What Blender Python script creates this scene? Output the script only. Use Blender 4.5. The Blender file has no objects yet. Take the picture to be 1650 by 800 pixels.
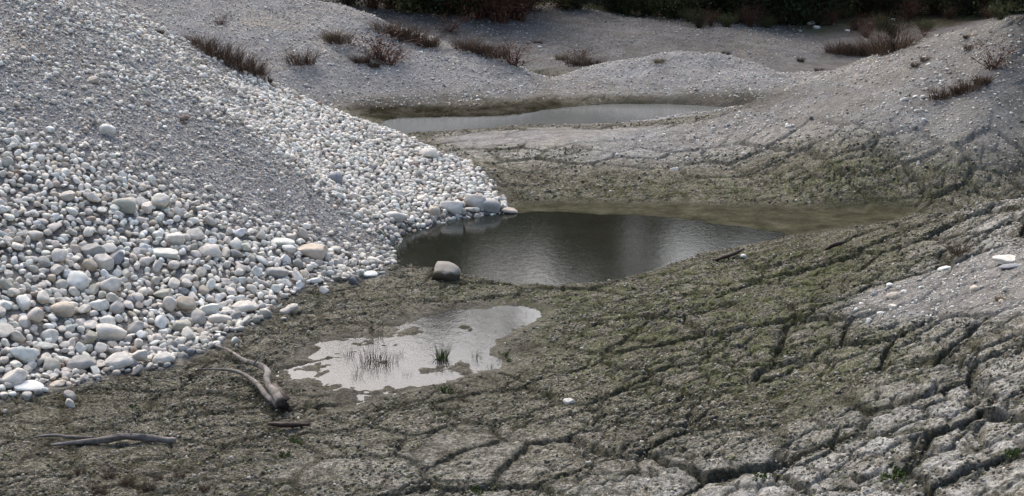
import bpy, math, random
import numpy as np
from mathutils import Vector, Matrix
from mathutils.geometry import delaunay_2d_cdt

R = math.radians
sc = bpy.context.scene
col = sc.collection
rng = np.random.default_rng(7)
random.seed(7)

# ------------------------------------------------------------------ camera
CAMZ, PITCH, FPX = 4.0, R(13.5), 825.0 / math.tan(R(20))
cd = bpy.data.cameras.new("camera")
cam = bpy.data.objects.new("camera", cd)
col.objects.link(cam)
cam.location = (0, 0, CAMZ)
cam.rotation_euler = (R(90) - PITCH, 0, 0)
cd.sensor_width = 36
cd.lens = 18 / math.tan(R(20))
cd.clip_end = 2000
sc.camera = cam

# ------------------------------------------------------------------ sky, sun, exposure
w = bpy.data.worlds.new("World")
sc.world = w
w.use_nodes = True
nt = w.node_tree
bg = nt.nodes["Background"]
sky = nt.nodes.new("ShaderNodeTexSky")
sky.sky_type = 'NISHITA'
sky.sun_disc = False
SUN_EL, SUN_AZ = 48, 338          # azimuth clockwise from +Y: a veiled sun ahead, slightly left
sky.sun_elevation = R(SUN_EL)
sky.sun_rotation = R(SUN_AZ)
sky.air_density = 1.2
sky.dust_density = 6.0
sky.ozone_density = 2.0
bg.inputs["Strength"].default_value = 0.15
nt.links.new(sky.outputs[0], bg.inputs[0])
sl = bpy.data.lights.new("sun", 'SUN')
sl.energy = 0.85
sl.angle = R(40)
sl.color = (1.0, 0.985, 0.96)
so = bpy.data.objects.new("sun", sl)
col.objects.link(so)
sdir = Vector((math.sin(R(SUN_AZ)) * math.cos(R(SUN_EL)), math.cos(R(SUN_AZ)) * math.cos(R(SUN_EL)), math.sin(R(SUN_EL))))
so.rotation_euler = sdir.to_track_quat('Z', 'Y').to_euler()
vs = sc.view_settings
vs.view_transform = 'Standard'
vs.look = 'None'
vs.gamma = 1
vs.exposure = 0.80
vs.use_curve_mapping = False

# ------------------------------------------------------------------ noise helpers
def _hash(ix, iy, seed):
    h = (ix.astype(np.int64) * 374761393 + iy.astype(np.int64) * 668265263 + seed * 1442695041) & 0xFFFFFFFF
    h = ((h ^ (h >> 13)) * 1274126177) & 0xFFFFFFFF
    h = ((h ^ (h >> 16)) * 2246822519) & 0xFFFFFFFF
    h = h ^ (h >> 15)
    return (h & 0xFFFFFF) / float(0xFFFFFF)

def vnoise(x, y, seed=0):
    ix = np.floor(x); iy = np.floor(y)
    fx = x - ix; fy = y - iy
    u = fx * fx * fx * (fx * (fx * 6 - 15) + 10); v = fy * fy * fy * (fy * (fy * 6 - 15) + 10)
    a = _hash(ix, iy, seed); b = _hash(ix + 1, iy, seed); c = _hash(ix, iy + 1, seed); d = _hash(ix + 1, iy + 1, seed)
    return ((a * (1 - u) + b * u) * (1 - v) + (c * (1 - u) + d * u) * v) * 2 - 1

def fbm(x, y, scale, octaves=4, seed=0, gain=0.5):
    s = 0; a = 1; t = 0
    x = x / scale; y = y / scale
    for i in range(octaves):
        s = s + a * vnoise(x + 17.3 * i, y - 9.1 * i, seed + i)
        t += a; a *= gain
        x, y = (x * 1.6 - y * 1.2), (x * 1.2 + y * 1.6)
    return s / t

def cells(x, y, size, seed):
    """distance to the nearest cell border (m), cell random, offset from the seed"""
    X = x / size; Y = y / size
    ix = np.floor(X); iy = np.floor(Y)
    d1 = np.full(x.shape, 9e9); d2 = np.full(x.shape, 9e9)
    p1x = np.zeros(x.shape); p1y = np.zeros(x.shape); p2x = np.zeros(x.shape); p2y = np.zeros(x.shape); rid = np.zeros(x.shape)
    for i in (-1, 0, 1):
        for j in (-1, 0, 1):
            cx = ix + i; cy = iy + j
            sx = cx + 0.1 + 0.8 * _hash(cx, cy, seed); sy = cy + 0.1 + 0.8 * _hash(cx, cy, seed + 1)
            d = (X - sx) ** 2 + (Y - sy) ** 2
            c1 = d < d1; c2 = (~c1) & (d < d2)
            d2 = np.where(c1, d1, np.where(c2, d, d2)); p2x = np.where(c1, p1x, np.where(c2, sx, p2x)); p2y = np.where(c1, p1y, np.where(c2, sy, p2y))
            d1 = np.where(c1, d, d1); p1x = np.where(c1, sx, p1x); p1y = np.where(c1, sy, p1y)
            rid = np.where(c1, _hash(cx, cy, seed + 2), rid)
    e = (d2 - d1) / (2 * np.sqrt((p2x - p1x) ** 2 + (p2y - p1y) ** 2) + 1e-6)
    return e * size, rid, (X - p1x) * size, (Y - p1y) * size

def smooth(a, b, x):
    t = np.clip((x - a) / (b - a), 0, 1)
    return t * t * (3 - 2 * t)

# ------------------------------------------------------------------ survey points of the valley
def ray(px, py):
    dx = (px - 825) / FPX; du = (400 - py) / FPX
    return dx, math.cos(PITCH) + du * math.sin(PITCH), -math.sin(PITCH) + du * math.cos(PITCH)

def Z(px, py, z):
    dx, dy, dz = ray(px, py); t = (z - CAMZ) / dz
    return (dx * t, dy * t, z)

def D(px, py, d):
    dx, dy, dz = ray(px, py); t = d / dy
    return (dx * t, d, CAMZ + dz * t)

lines = []
# ground around and behind the viewer
lines.append([(-45, -15, 4.5), (-8, -15, 3), (0, -15, 3), (10, -15, 3.5), (45, -15, 5)])
lines.append([(-9, 1, 2.8), (-3, 1.2, 2.5), (0, 1, 2.4), (3, 1, 2.5), (9, 1, 3.4)])
lines.append([Z(-500, 900, .6), Z(-200, 900, .15), Z(400, 900, .1), Z(825, 900, .15), Z(1250, 900, .5), Z(1700, 900, .95), Z(2100, 900, 1.5)])
lines.append([Z(0, 790, .1), Z(400, 790, .07), Z(825, 790, .12), Z(1250, 790, .42), Z(1650, 790, .88), Z(1950, 790, 1.3)])
lines.append([Z(250, 690, .05), Z(500, 690, .05), Z(900, 680, .12), Z(1250, 670, .42), Z(1650, 660, .95), Z(1950, 640, 1.4)])
lines.append([Z(470, 520, .03), Z(700, 480, .04), Z(900, 500, .07), Z(1080, 480, .16), Z(1250, 500, .45), Z(1370, 492, .66), Z(1500, 500, .82), Z(1650, 490, 1.05), Z(1950, 480, 1.6)])
lines.append([Z(1050, 440, .05), Z(1250, 430, .28), Z(1380, 470, .64), Z(1500, 428, .87), Z(1650, 400, 1.17), Z(1900, 370, 1.7)])
# near right shoulder: crest and the ground hidden behind it
lines.append([Z(1180, 398, .03), Z(1260, 385, .08), D(1350, 372, 15.6), D(1480, 348, 14.8), D(1650, 318, 13.8), D(1850, 270, 13.2), D(2300, 150, 13)])
lines.append([Z(1270, 378, .02), (4.1, 17.4, .02), (5.2, 17.6, .03), (7.4, 17.8, .15), (10, 18.2, .6), (16, 18, 2.0)])
# foot of the middle right bank
lines.append([Z(838, 333, .02), Z(950, 328, .02), Z(1100, 330, .02), Z(1300, 335, .02), Z(1480, 340, .03), (8, 19.4, .3), (12, 20, 1.0), (20, 20, 2.6)])
# crest of the middle right bank
RB = [Z(655, 222, .05), Z(720, 216, .12), Z(850, 206, .18), Z(1000, 205, .28), D(1100, 200, 24.2), D(1190, 180, 25), D(1240, 162, 25.2), D(1300, 128, 25.4),
      D(1380, 97, 25.3), D(1480, 62, 24.8), D(1560, 42, 24), D(1650, 22, 23.2), D(1800, -10, 22.6), D(2100, -60, 22), D(2600, -120, 21)]
lines.append(RB)
lines.append([(9.5, 27.5, 1.5), (13, 28, 2.3), (20, 28, 3.2), (34, 30, 4)])
# far pond: shores
lines.append([Z(640, 205, -.02), Z(700, 198, -.05), Z(850, 192, -.05), Z(1000, 188, -.06), Z(1120, 184, -.05), Z(1185, 181, -.03)])
lines.append([Z(575, 183, .06), Z(640, 190, .02), Z(830, 186, .02), Z(920, 173, .02), Z(1000, 167, .02), Z(1110, 169, .02), Z(1225, 174, .04)])
lines.append([Z(560, 175, .12), Z(700, 168, .14), Z(800, 160, .14), Z(872, 153, .14), Z(950, 152, .15), Z(1100, 150, .18), Z(1220, 150, .25), (6.6, 31, .3), (9, 31.5, .6)])
# second gravel bank
B2 = [D(-100, -200, 31), D(100, -80, 33), D(300, -35, 34), D(430, -8, 34.5), D(550, 6, 33.4), D(600, 18, 33.2), D(650, 40, 33), D(700, 54, 32.7), D(750, 76, 32.3), D(830, 102, 31.8), D(862, 128, 31.6), Z(885, 151, .14)]
lines.append(B2)
lines.append([(-12, 36, 1.7), (-8, 36, 1.0), (-5, 36, .5), (-2.5, 35.5, .2), (-.6, 34.5, .1), (.8, 32.6, .16)])
# third bank and plateau
lines.append([D(430, -30, 44), D(620, 2, 42), D(760, 12, 42), D(900, 14, 43), D(1020, 26, 43)])
lines.append([D(870, 128, 34), D(900, 100, 36), D(930, 60, 39)])
# mound in the middle
lines.append([Z(935, 148, .2), D(985, 116, 31.8), D(1035, 90, 32.4), D(1085, 77, 32.6), D(1150, 80, 32.4), D(1205, 94, 32.2), D(1255, 120, 32), Z(1300, 140, .35)])
lines.append([(2.0, 34.6, .2), (4.0, 34.8, -.05), (6.0, 34.6, -.1), (8.2, 33.8, .0)])
lines.append([D(1050, 52, 40.5), D(1150, 56, 40), D(1240, 66, 39.5), D(1310, 84, 38.8), D(1375, 100, 38)])
lines.append([D(1060, 32, 44.5), D(1200, 28, 45), D(1330, 40, 45), D(1450, 46, 44), D(1560, 32, 44), D(1700, 20, 44)])
lines.append([D(1330, 62, 42), D(1450, 62, 41.5), (15, 38, 1.2), (24, 40, 2.5), (45, 45, 6)])
lines.append([(-45, 52, 4), (-18, 52, 1.8), (-6, 52, 1.1), (4, 52, .9), (14, 52, 1.0), (26, 54, 2.0), (45, 58, 5)])
lines.append([(-45, 80, 8), (-15, 80, 3.5), (0, 80, 3), (15, 80, 3.5), (45, 80, 8)])
# left bank: foot, crest, ground behind it
TOE = [Z(-420, 830, .12), Z(-200, 720, .08), Z(0, 648, .05), Z(100, 628, .05), Z(190, 603, .05), Z(280, 588, .04), Z(350, 552, .04), Z(420, 514, .04), Z(450, 486, .04), Z(520, 460, .03), Z(600, 444, .02),
       Z(640, 415, .02), Z(650, 385, .02), Z(700, 362, .02), Z(750, 350, .02), Z(832, 342, .02)]
lines.append(TOE)
LB = [Z(826, 338, .05), D(795, 318, 19.2), D(760, 288, 19.9), D(700, 242, 20.8), D(600, 201, 21.4), D(550, 184, 21.7), D(500, 164, 22), D(470, 148, 22), D(430, 120, 22.1), D(360, 92, 22.1), D(300, 64, 22.1),
      D(245, 42, 22.1), D(200, 0, 22.2), D(120, -45, 22.2), D(0, -110, 22), D(-250, -230, 20.5), D(-600, -300, 18)]
lines.append(LB)
lines.append([(-1.2, 22.6, .12), (-2.6, 24.4, .1), (-3.6, 26.2, .1), (-5.2, 26.6, .25), (-7.2, 27, .6), (-9.6, 27.5, 1.6), (-14, 28, 3), (-24, 27, 5), (-45, 26, 8)])
lines.append([(-45, 10, 9), (-18, 12, 5.2)])

pts = []; edges = []
for L in lines:
    b = len(pts)
    pts += L
    edges += [(b + i, b + i + 1) for i in range(len(L) - 1)]
ov, oe, of, vmap, _, _ = delaunay_2d_cdt([Vector(p[:2]) for p in pts], edges, [], 0, 1e-4)
P2 = np.array([p for p in pts])
tv = np.array([(v.x, v.y) for v in ov]); tz = np.zeros(len(tv)); ncross = 0
for i, m in enumerate(vmap):
    if m: tz[i] = P2[m[0], 2]
    else:
        ncross += 1
        dd = np.hypot(P2[:, 0] - tv[i, 0], P2[:, 1] - tv[i, 1]); k = np.argsort(dd)[:3]
        tz[i] = np.average(P2[k, 2], weights=1 / (dd[k] + .01)); print("CROSS", tv[i], [P2[q].round(1).tolist() for q in k])
GX0, GX1, GY0, GY1, GS = -40.0, 40.0, -12.0, 78.0, 0.1
gx = np.arange(GX0, GX1 + GS / 2, GS); gy = np.arange(GY0, GY1 + GS / 2, GS)
BASE = np.zeros((len(gy), len(gx)))
for f in of:
    f = list(f)
    for k in range(1, len(f) - 1):
        a, b, c = tv[f[0]], tv[f[k]], tv[f[k + 1]]
        za, zb, zc = tz[f[0]], tz[f[k]], tz[f[k + 1]]
        x0, x1 = min(a[0], b[0], c[0]), max(a[0], b[0], c[0]); y0, y1 = min(a[1], b[1], c[1]), max(a[1], b[1], c[1])
        i0 = max(0, int((x0 - GX0) / GS)); i1 = min(len(gx), int((x1 - GX0) / GS) + 2)
        j0 = max(0, int((y0 - GY0) / GS)); j1 = min(len(gy), int((y1 - GY0) / GS) + 2)
        if i1 <= i0 or j1 <= j0: continue
        X, Y = np.meshgrid(gx[i0:i1], gy[j0:j1])
        den = (b[1] - c[1]) * (a[0] - c[0]) + (c[0] - b[0]) * (a[1] - c[1])
        if abs(den) < 1e-9: continue
        u = ((b[1] - c[1]) * (X - c[0]) + (c[0] - b[0]) * (Y - c[1])) / den
        v = ((c[1] - a[1]) * (X - c[0]) + (a[0] - c[0]) * (Y - c[1])) / den
        q = 1 - u - v
        m = (u > -1e-6) & (v > -1e-6) & (q > -1e-6)
        sub = BASE[j0:j1, i0:i1]
        sub[m] = (u * za + v * zb + q * zc)[m]

def blur(A, sig):
    r = max(1, int(3 * sig / GS)); k = np.exp(-0.5 * (np.arange(-r, r + 1) * GS / sig) ** 2); k /= k.sum()
    B = np.pad(A, ((r, r), (0, 0)), 'edge'); B = sum(k[i] * B[i:i + A.shape[0]] for i in range(2 * r + 1))
    C = np.pad(B, ((0, 0), (r, r)), 'edge'); return sum(k[i] * C[:, i:i + A.shape[1]] for i in range(2 * r + 1))

def sample(A, x, y):
    fx = np.clip((x - GX0) / GS, 0, A.shape[1] - 1.001); fy = np.clip((y - GY0) / GS, 0, A.shape[0] - 1.001)
    i = fx.astype(int); j = fy.astype(int); u = fx - i; v = fy - j
    return (A[j, i] * (1 - u) + A[j, i + 1] * u) * (1 - v) + (A[j + 1, i] * (1 - u) + A[j + 1, i + 1] * u) * v

SHARP = BASE.copy()
BASE = blur(BASE, 0.2)
wide = blur(BASE, 0.7)
GXX, GYY = np.meshgrid(gx, gy)
far = smooth(44, 52, GYY)
BASE = BASE * (1 - far) + wide * far

def in_poly(P, x, y):
    ins = np.zeros(x.shape, bool); n = len(P)
    for i in range(n):
        (xa, ya), (xb, yb) = P[i][:2], P[(i + 1) % n][:2]
        c = ((ya > y) != (yb > y)) & (x < (xb - xa) * (y - ya) / (yb - ya + 1e-12) + xa)
        ins ^= c
    return ins

def hit(px, py):
    """where a line of sight first meets the surveyed ground"""
    dx, dy, dz = ray(px, py)
    y = np.arange(5, 77, 0.05); x = dx / dy * y; z = CAMZ + dz / dy * y
    below = sample(BASE, x, y) >= z
    k = np.argmax(below) if below.any() else len(y) - 1
    return (float(x[k]), float(y[k]))

def poly(pix): return [hit(*p) for p in pix]
def zone(P, sig=0.15, scale=.5, amp=.18):
    xw = GXX + amp * fbm(GXX, GYY, scale, 3, 91); yw = GYY + amp * fbm(GXX, GYY, scale, 3, 95)
    return blur(in_poly(P, xw, yw).astype(float), sig)

# water bodies: outlines on the level of the water
POND = [Z(*p, 0) for p in [(640, 398), (675, 372), (740, 354), (830, 345), (930, 345), (1040, 350), (1150, 360), (1262, 378), (1190, 396), (1120, 408), (1050, 428), (1000, 444), (960, 458), (880, 458), (800, 447), (740, 434), (690, 430), (650, 418)]]
SHALLOW = [Z(*p, 0) for p in [(820, 338), (900, 330), (1050, 331), (1250, 336), (1420, 338), (1500, 345), (1400, 362), (1262, 382), (1100, 362), (930, 350), (830, 350)]]
PUDDLE = [Z(*p, 0) for p in [(520, 540), (560, 548), (640, 528), (690, 505), (760, 494), (850, 488), (900, 500), (868, 520), (835, 532), (838, 552), (806, 566), (806, 600), (770, 612), (700, 626), (640, 640), (585, 652), (545, 668), (490, 664),
                             (505, 650), (570, 626), (560, 614), (490, 622), (478, 608), (545, 594), (482, 582)]]
FARPOND = [Z(*p, 0) for p in [(620, 200), (640, 192), (830, 188), (920, 174), (1000, 168), (1110, 170), (1225, 177), (1210, 186), (1130, 200), (1000, 208), (850, 207), (750, 214), (650, 216)]]
mp, ms, mq, mf = [zone(P, s, sc_, a) for P, s, sc_, a in ((POND, .10, .4, .16), (SHALLOW, .15, .4, .1), (PUDDLE, .12, .5, .30), (FARPOND, .12, .8, .08))]
nearwater = np.maximum.reduce([mp, ms, mq, mf])
lowflat = smooth(.2, .03, BASE)
BASE = np.where(BASE < .028, .028, BASE)
BASE = BASE * (1 - np.clip(mp * 1.3, 0, 1)) - .16 * mp
BASE = BASE * (1 - np.clip(ms, 0, 1) * (1 - mp)) + .012 * ms * (1 - mp)
BASE = BASE * (1 - mq) - (.020 + .026 * smooth(-.1, .3, fbm(GXX, GYY, .7, 3, 191)) - .014 * smooth(-1.6, -2.1, GXX)) * mq
BASE = BASE * (1 - np.clip(mf * 1.3, 0, 1)) - .12 * mf
PMASK, SMASK, QMASK, FMASK = mp, ms, mq, mf

# what the ground is made of
LEFTPILE = [p[:2] for p in TOE] + [LB[0][:2]] + [(-1.2, 22.6), (-2.6, 24.4), (-3.6, 26.2), (-7, 27), (-14, 28), (-45, 26), (-45, 2)]
zl = zone(LEFTPILE, .06, .3, .10)
cob_main = zone(poly([(-300, 210), (0, 235), (120, 285), (250, 330), (380, 383), (480, 392), (560, 402), (600, 425)]) + [Z(*p, 0)[:2] for p in [(620, 440), (600, 448), (530, 466), (480, 486), (440, 500), (420, 520), (350, 556), (280, 592), (190, 610), (100, 634), (0, 654), (-200, 730), (-420, 840)]], .22, .8, .3)
cob_band = zone(poly([(425, 140), (500, 168), (600, 205), (700, 246), (765, 293)]) + [LB[0][:2]] + [Z(*p, 0)[:2] for p in [(840, 340), (760, 352), (700, 366), (650, 390), (635, 408)]] + poly([(600, 380), (560, 335), (500, 270), (450, 215), (420, 170)]), .25, .6, .3)
tongue = zone(poly([(300, 225), (380, 215), (450, 262), (520, 310), (570, 355), (610, 400), (560, 405), (480, 385), (380, 340), (290, 280)]), .2, .5, .25)
SIZE0 = blur(np.clip(cob_main + .5 * cob_band, 0, 1), .3)
gravel_far = smooth(25.3, 26.0, GYY + .2 * fbm(GXX, GYY, 1.0, 3, 5)) * smooth(.10, .2, SHARP + .04 * fbm(GXX, GYY, .6, 4, 33))
rb_gravel = zone(poly([(1160, 186), (1240, 166), (1300, 130), (1380, 99), (1480, 66), (1645, 27), (1645, 250), (1560, 245), (1450, 220), (1330, 215), (1180, 230), (1040, 255), (960, 250), (1080, 222)]) + [], .5, 1.0, .5)
patch = zone(poly([(1368, 498), (1385, 476), (1450, 452), (1520, 428), (1600, 412), (1680, 396), (1760, 400), (1760, 480), (1660, 500), (1560, 505), (1480, 508), (1440, 520), (1390, 520)]), .14, .4, .25)
behind = smooth(24.6, 26, GYY) * smooth(2, 5, GXX)
lobe = zone(poly([(700, 222), (780, 213), (860, 208), (1000, 207), (1110, 202), (1190, 183), (1260, 186), (1150, 222), (1050, 240), (960, 262), (930, 258), (980, 238), (860, 232), (760, 236)]), .16, .8, .3)
GRAVEL = np.clip(np.maximum.reduce([zl, lobe * .8, gravel_far, rb_gravel * .95, patch * .8, behind]), 0, 1)
DRY = np.clip(np.maximum.reduce([.45 * zone(poly([(300, 800), (560, 720), (760, 690), (900, 700), (1000, 800)]), .4, .8, .4), zone(poly([(880, 800), (1000, 770), (1250, 720), (1420, 640), (1560, 560), (1645, 540), (1800, 540), (1800, 900), (880, 900)]), .4, .8, .4),
                                 .8 * zone(poly([(1380, 475), (1500, 400), (1560, 340), (1640, 318), (1760, 330), (1760, 520), (1500, 560), (1380, 530)]), .3, .6, .3),
                                 .75 * zone(poly([(690, 222), (860, 208), (1000, 207), (1140, 200), (1250, 190), (1400, 200), (1645, 230), (1645, 262), (1450, 235), (1250, 235), (1000, 265), (820, 262), (740, 250)]), .35, .6, .3)]), 0, 1)
WET = np.clip(blur(np.maximum.reduce([mp, .9 * ms, mq, mf]), .3) * 1.7, 0, 1) * smooth(.35, .1, BASE)
WET = np.maximum(WET, np.clip(blur(mq, .4) * 2.6, 0, 1))
WET = np.maximum(WET, .9 * zone([Z(*p, .05)[:2] for p in [(560, 180), (640, 194), (760, 190), (900, 180), (930, 170), (860, 164), (700, 170), (570, 174)]], .15, .4, .15))
WET = np.maximum(WET, .9 * zone(poly([(1120, 152), (1240, 150), (1290, 158), (1200, 178), (1000, 163), (900, 170), (860, 160), (1000, 157)]), .2, .5, .2))
GREEN = np.clip(zone(poly([(440, 480), (700, 470), (1000, 440), (1250, 395), (1440, 370), (1480, 410), (1400, 490), (1500, 560), (1450, 620), (1200, 640), (950, 640), (850, 560), (640, 480)]), .5, .8, .5) * .9
                + .75 * zone([Z(*p, 0)[:2] for p in [(820, 335), (1480, 340)]] + [hit(*p) for p in [(1645, 300), (1645, 250), (1500, 240), (1300, 262), (1100, 290), (900, 300)]], .4, .8, .4) + .45 * blur(mq, .5) + ms * .9, 0, 1)

def FAR_SHADE(x, y):  # shade on the slopes behind the far crest, put into the colour
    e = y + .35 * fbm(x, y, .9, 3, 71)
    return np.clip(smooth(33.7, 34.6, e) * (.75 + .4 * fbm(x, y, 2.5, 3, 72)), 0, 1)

def pile_rough(x, y):
    return .035 * fbm(x, y, 1.6, 3, 3) + .02 * fbm(x, y, .35, 3, 8)

RIM = np.clip(blur(mq, .35) * 2.2, 0, 1)
def nearby(x, y): return sample(RIM, x, y)

def H(x, y, detail=True):
    x = np.asarray(x, float); y = np.asarray(y, float)
    z = sample(BASE, x, y)
    g = sample(GRAVEL, x, y); pm = np.clip(sample(nearwater, x, y) * 1.2, 0, 1)
    shore = smooth(.0, .3, z)
    farness = smooth(24, 34, y)
    z = z + g * (.035 + .07 * farness) * fbm(x, y, 1.7 , 4, 3) * shore + g * .018 * fbm(x, y, .4, 3, 8) * (.3 + .7 * shore)
    # erosion gullies on the far slopes
    m = (1 - g) * smooth(60, 40, y)
    if not detail: return z
    wx = x + .08 * fbm(x, y, .5, 3, 51) + .025 * fbm(x, y, .12, 2, 57); wy = y + .07 * fbm(x, y, .5, 3, 53) + .025 * fbm(x, y, .12, 2, 59)
    al = wx * .95 + wy * .31; ac = -wx * .31 + wy * .95
    e1, r1, ox, oy = cells(al * .95 , ac, .72, 11)
    e2, r2, ox2, oy2 = cells(al + 3.3, ac, .28, 23)
    k = m * (1 - pm)
    flat = .45 + .55 * smooth(.04, .3, z)
    dr = .62 + .38 * np.clip(sample(DRY, x, y) * 1.2, 0, 1)
    on1 = smooth(-.35, 0, fbm(x, y, 2.2, 2, 71)); on2 = smooth(-.25, .15, fbm(x, y, 1.1, 2, 77))
    wd = .020 + .026 * (fbm(x, y, .7, 2, 61) + .5).clip(0, 1)
    tilt1 = (r1 - .5) * .05 + ox * (r1 * 7 % 1 - .5) * .08 - oy * (-.04 + .11 * (r1 * 13 % 1))
    tilt2 = (r2 - .5) * .02 - oy2 * (-.06 + .16 * (r2 * 5 % 1)) + ox2 * (r2 * 11 % 1 - .5) * .10
    dome1 = -.085 * (1 - smooth(.25, 1, e1 / wd)) * on1 - .012 * (1 - smooth(0, .12, e1))
    dome2 = -.042 * (1 - smooth(.2, 1, e2 / (wd * .55))) * on2 - .012 * (1 - smooth(0, .05, e2))
    z = z + k * flat * (dr * (tilt1 + dome1) + tilt2 * .9 + dome2 * (.4 + .6 * dr))
    # ragged furrows and scarps
    f1 = np.abs(fbm(al / 1.1, ac, .50, 4, 131, .62)); f2 = np.abs(fbm(al / 1.1 + 5, ac, .20, 3, 137, .62))
    z = z - k * (.5 + .5 * flat) * (1.25 - dr) * (.045 * smooth(.055, .0, f1) * on1 + .024 * smooth(.07, .0, f2) * (.3 + .7 * on2) - .042 * fbm(x, y, .3, 5, 141, .66))
    # lumpy crust
    z = z + (1 - g) * (.2 + .8 * k) * (.3 + .7 * flat) * (.020 * fbm(x, y, .16, 4, 81, .7) + .014 * fbm(x, y, .045, 2, 85, .7))
    z = z + m * pm * (.010 + .055 * sample(QMASK, x, y) + .002 * sample(SMASK, x, y)) * fbm(al / 1.2, ac, .22, 4, 88, .62)
    z = z + m * nearby(x, y) * .012 * fbm(x, y, .13, 3, 188)
    # rubble look of the far gravel
    z = z + g * .012 * fbm(x, y, .09, 3, 99, .7) + g * farness * .02 * fbm(x, y, .25, 2, 98)
    return z

def CRK(x, y):
    wx = x + .08 * fbm(x, y, .5, 3, 51) + .025 * fbm(x, y, .12, 2, 57); wy = y + .07 * fbm(x, y, .5, 3, 53) + .025 * fbm(x, y, .12, 2, 59)
    al = wx * .95 + wy * .31; ac = -wx * .31 + wy * .95
    e1 = cells(al * .95 , ac, .72, 11)[0]; e2 = cells(al + 3.3, ac, .28, 23)[0]
    f1 = np.abs(fbm(al / 1.1, ac, .50, 4, 131, .62)); f2 = np.abs(fbm(al / 1.1 + 5, ac, .20, 3, 137, .62))
    dr = .6 + .4 * np.clip(sample(DRY, x, y) * 1.2, 0, 1)
    return np.clip(np.maximum.reduce([smooth(.07, .02, e1) * dr, .6 * smooth(.035, .01, e2) * dr, .9 * smooth(.06, .01, f1), .6 * smooth(.06, .01, f2)]), 0, 1)

def normal(x, y):
    e = .15
    dx = (sample(BASE, x + e, y) - sample(BASE, x - e, y)) / (2 * e); dy = (sample(BASE, x, y + e) - sample(BASE, x, y - e)) / (2 * e)
    n = np.stack([-dx, -dy, np.ones_like(dx)], -1)
    return n / np.linalg.norm(n, axis=-1, keepdims=True)

def to_pix(x, y, z):
    fy = y * math.cos(PITCH) - (z - CAMZ) * math.sin(PITCH); up = y * math.sin(PITCH) + (z - CAMZ) * math.cos(PITCH)
    return 825 + FPX * x / fy, 400 - FPX * up / fy

# ------------------------------------------------------------------ mesh and material helpers
def make_mesh(name, V, F, mat=None, smooth_=True, attrs=None):
    V = np.asarray(V, np.float32); F = np.asarray(F, np.int32)
    me = bpy.data.meshes.new(name)
    me.vertices.add(len(V)); me.vertices.foreach_set("co", V.ravel())
    n = F.shape[1]
    me.loops.add(F.size); me.loops.foreach_set("vertex_index", F.ravel())
    me.polygons.add(len(F)); me.polygons.foreach_set("loop_start", np.arange(0, F.size, n, dtype=np.int32))
    me.polygons.foreach_set("use_smooth", np.full(len(F), smooth_))
    for k, a in (attrs or {}).items():
        a = np.asarray(a, np.float32)
        if a.ndim == 1:
            me.attributes.new(k, 'FLOAT', 'POINT').data.foreach_set("value", a)
        else:
            me.attributes.new(k, 'FLOAT_COLOR', 'POINT').data.foreach_set("color", a.ravel())
    me.update(calc_edges=True)
    if mat: me.materials.append(mat)
    return me

def link(name, me, parent=None, label=None, cat=None, group=None, kind=None, loc=None):
    o = bpy.data.objects.new(name, me); col.objects.link(o)
    if parent: o.parent = parent
    if loc is not None: o.location = loc
    tag(o, label, cat, group, kind)
    return o

def tag(o, label=None, cat=None, group=None, kind=None):
    if label: o["label"] = label
    if cat: o["category"] = cat
    if group: o["group"] = group
    if kind: o["kind"] = kind

class NT:
    def __init__(s, name):
        s.m = bpy.data.materials.new(name); s.m.use_nodes = True; s.t = s.m.node_tree
        s.b = s.t.nodes["Principled BSDF"]; s.out = s.t.nodes["Material Output"]
        s.b.inputs["Specular IOR Level"].default_value = .3
    def n(s, typ, **kw):
        nd = s.t.nodes.new(typ)
        for k, v in kw.items():
            if k in ('inputs',): continue
            setattr(nd, k, v)
        return nd
    def l(s, a, b): s.t.links.new(a, b)
    def attr(s, name, typ='GEOMETRY'):
        a = s.n("ShaderNodeAttribute"); a.attribute_type = typ; a.attribute_name = name; return a
    def noise(s, scale, detail=4, rough=.6, vec=None, dist=0):
        a = s.n("ShaderNodeTexNoise"); a.inputs["Scale"].default_value = scale; a.inputs["Detail"].default_value = detail
        a.inputs["Roughness"].default_value = rough; a.inputs["Distortion"].default_value = dist
        if vec: s.l(vec, a.inputs["Vector"])
        return a.outputs["Fac"]
    def vor(s, scale, vec=None, feature='F1'):
        a = s.n("ShaderNodeTexVoronoi"); a.feature = feature; a.inputs["Scale"].default_value = scale
        if vec: s.l(vec, a.inputs["Vector"])
        return a
    def ramp(s, fac, stops, interp='LINEAR'):
        a = s.n("ShaderNodeValToRGB"); e = a.color_ramp.elements; a.color_ramp.interpolation = interp
        while len(e) < len(stops): e.new(.5)
        for i, (p, c) in enumerate(stops):
            e[i].position = p; e[i].color = (*c, 1) if len(c) == 3 else c
        s.l(fac, a.inputs[0]); return a.outputs[0]
    def mix(s, fac, a, b, mode='MIX'):
        m = s.n("ShaderNodeMix"); m.data_type = 'RGBA'; m.blend_type = mode
        for sock, v in ((m.inputs[0], fac), (m.inputs[6], a), (m.inputs[7], b)):
            if hasattr(v, 'is_linked'): s.l(v, sock)
            elif isinstance(v, (int, float)): sock.default_value = v
            else: sock.default_value = (*v, 1)
        return m.outputs[2]
    def math(s, op, a, b=0, clamp=False):
        m = s.n("ShaderNodeMath"); m.operation = op; m.use_clamp = clamp
        for i, v in enumerate((a, b)):
            if hasattr(v, 'is_linked'): s.l(v, m.inputs[i])
            else: m.inputs[i].default_value = v
        return m.outputs[0]
    def bump(s, h, strength, dist, prev=None):
        b = s.n("ShaderNodeBump"); b.inputs["Strength"].default_value = strength; b.inputs["Distance"].default_value = dist
        s.l(h, b.inputs["Height"])
        if prev: s.l(prev, b.inputs["Normal"])
        return b.outputs[0]

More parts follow.
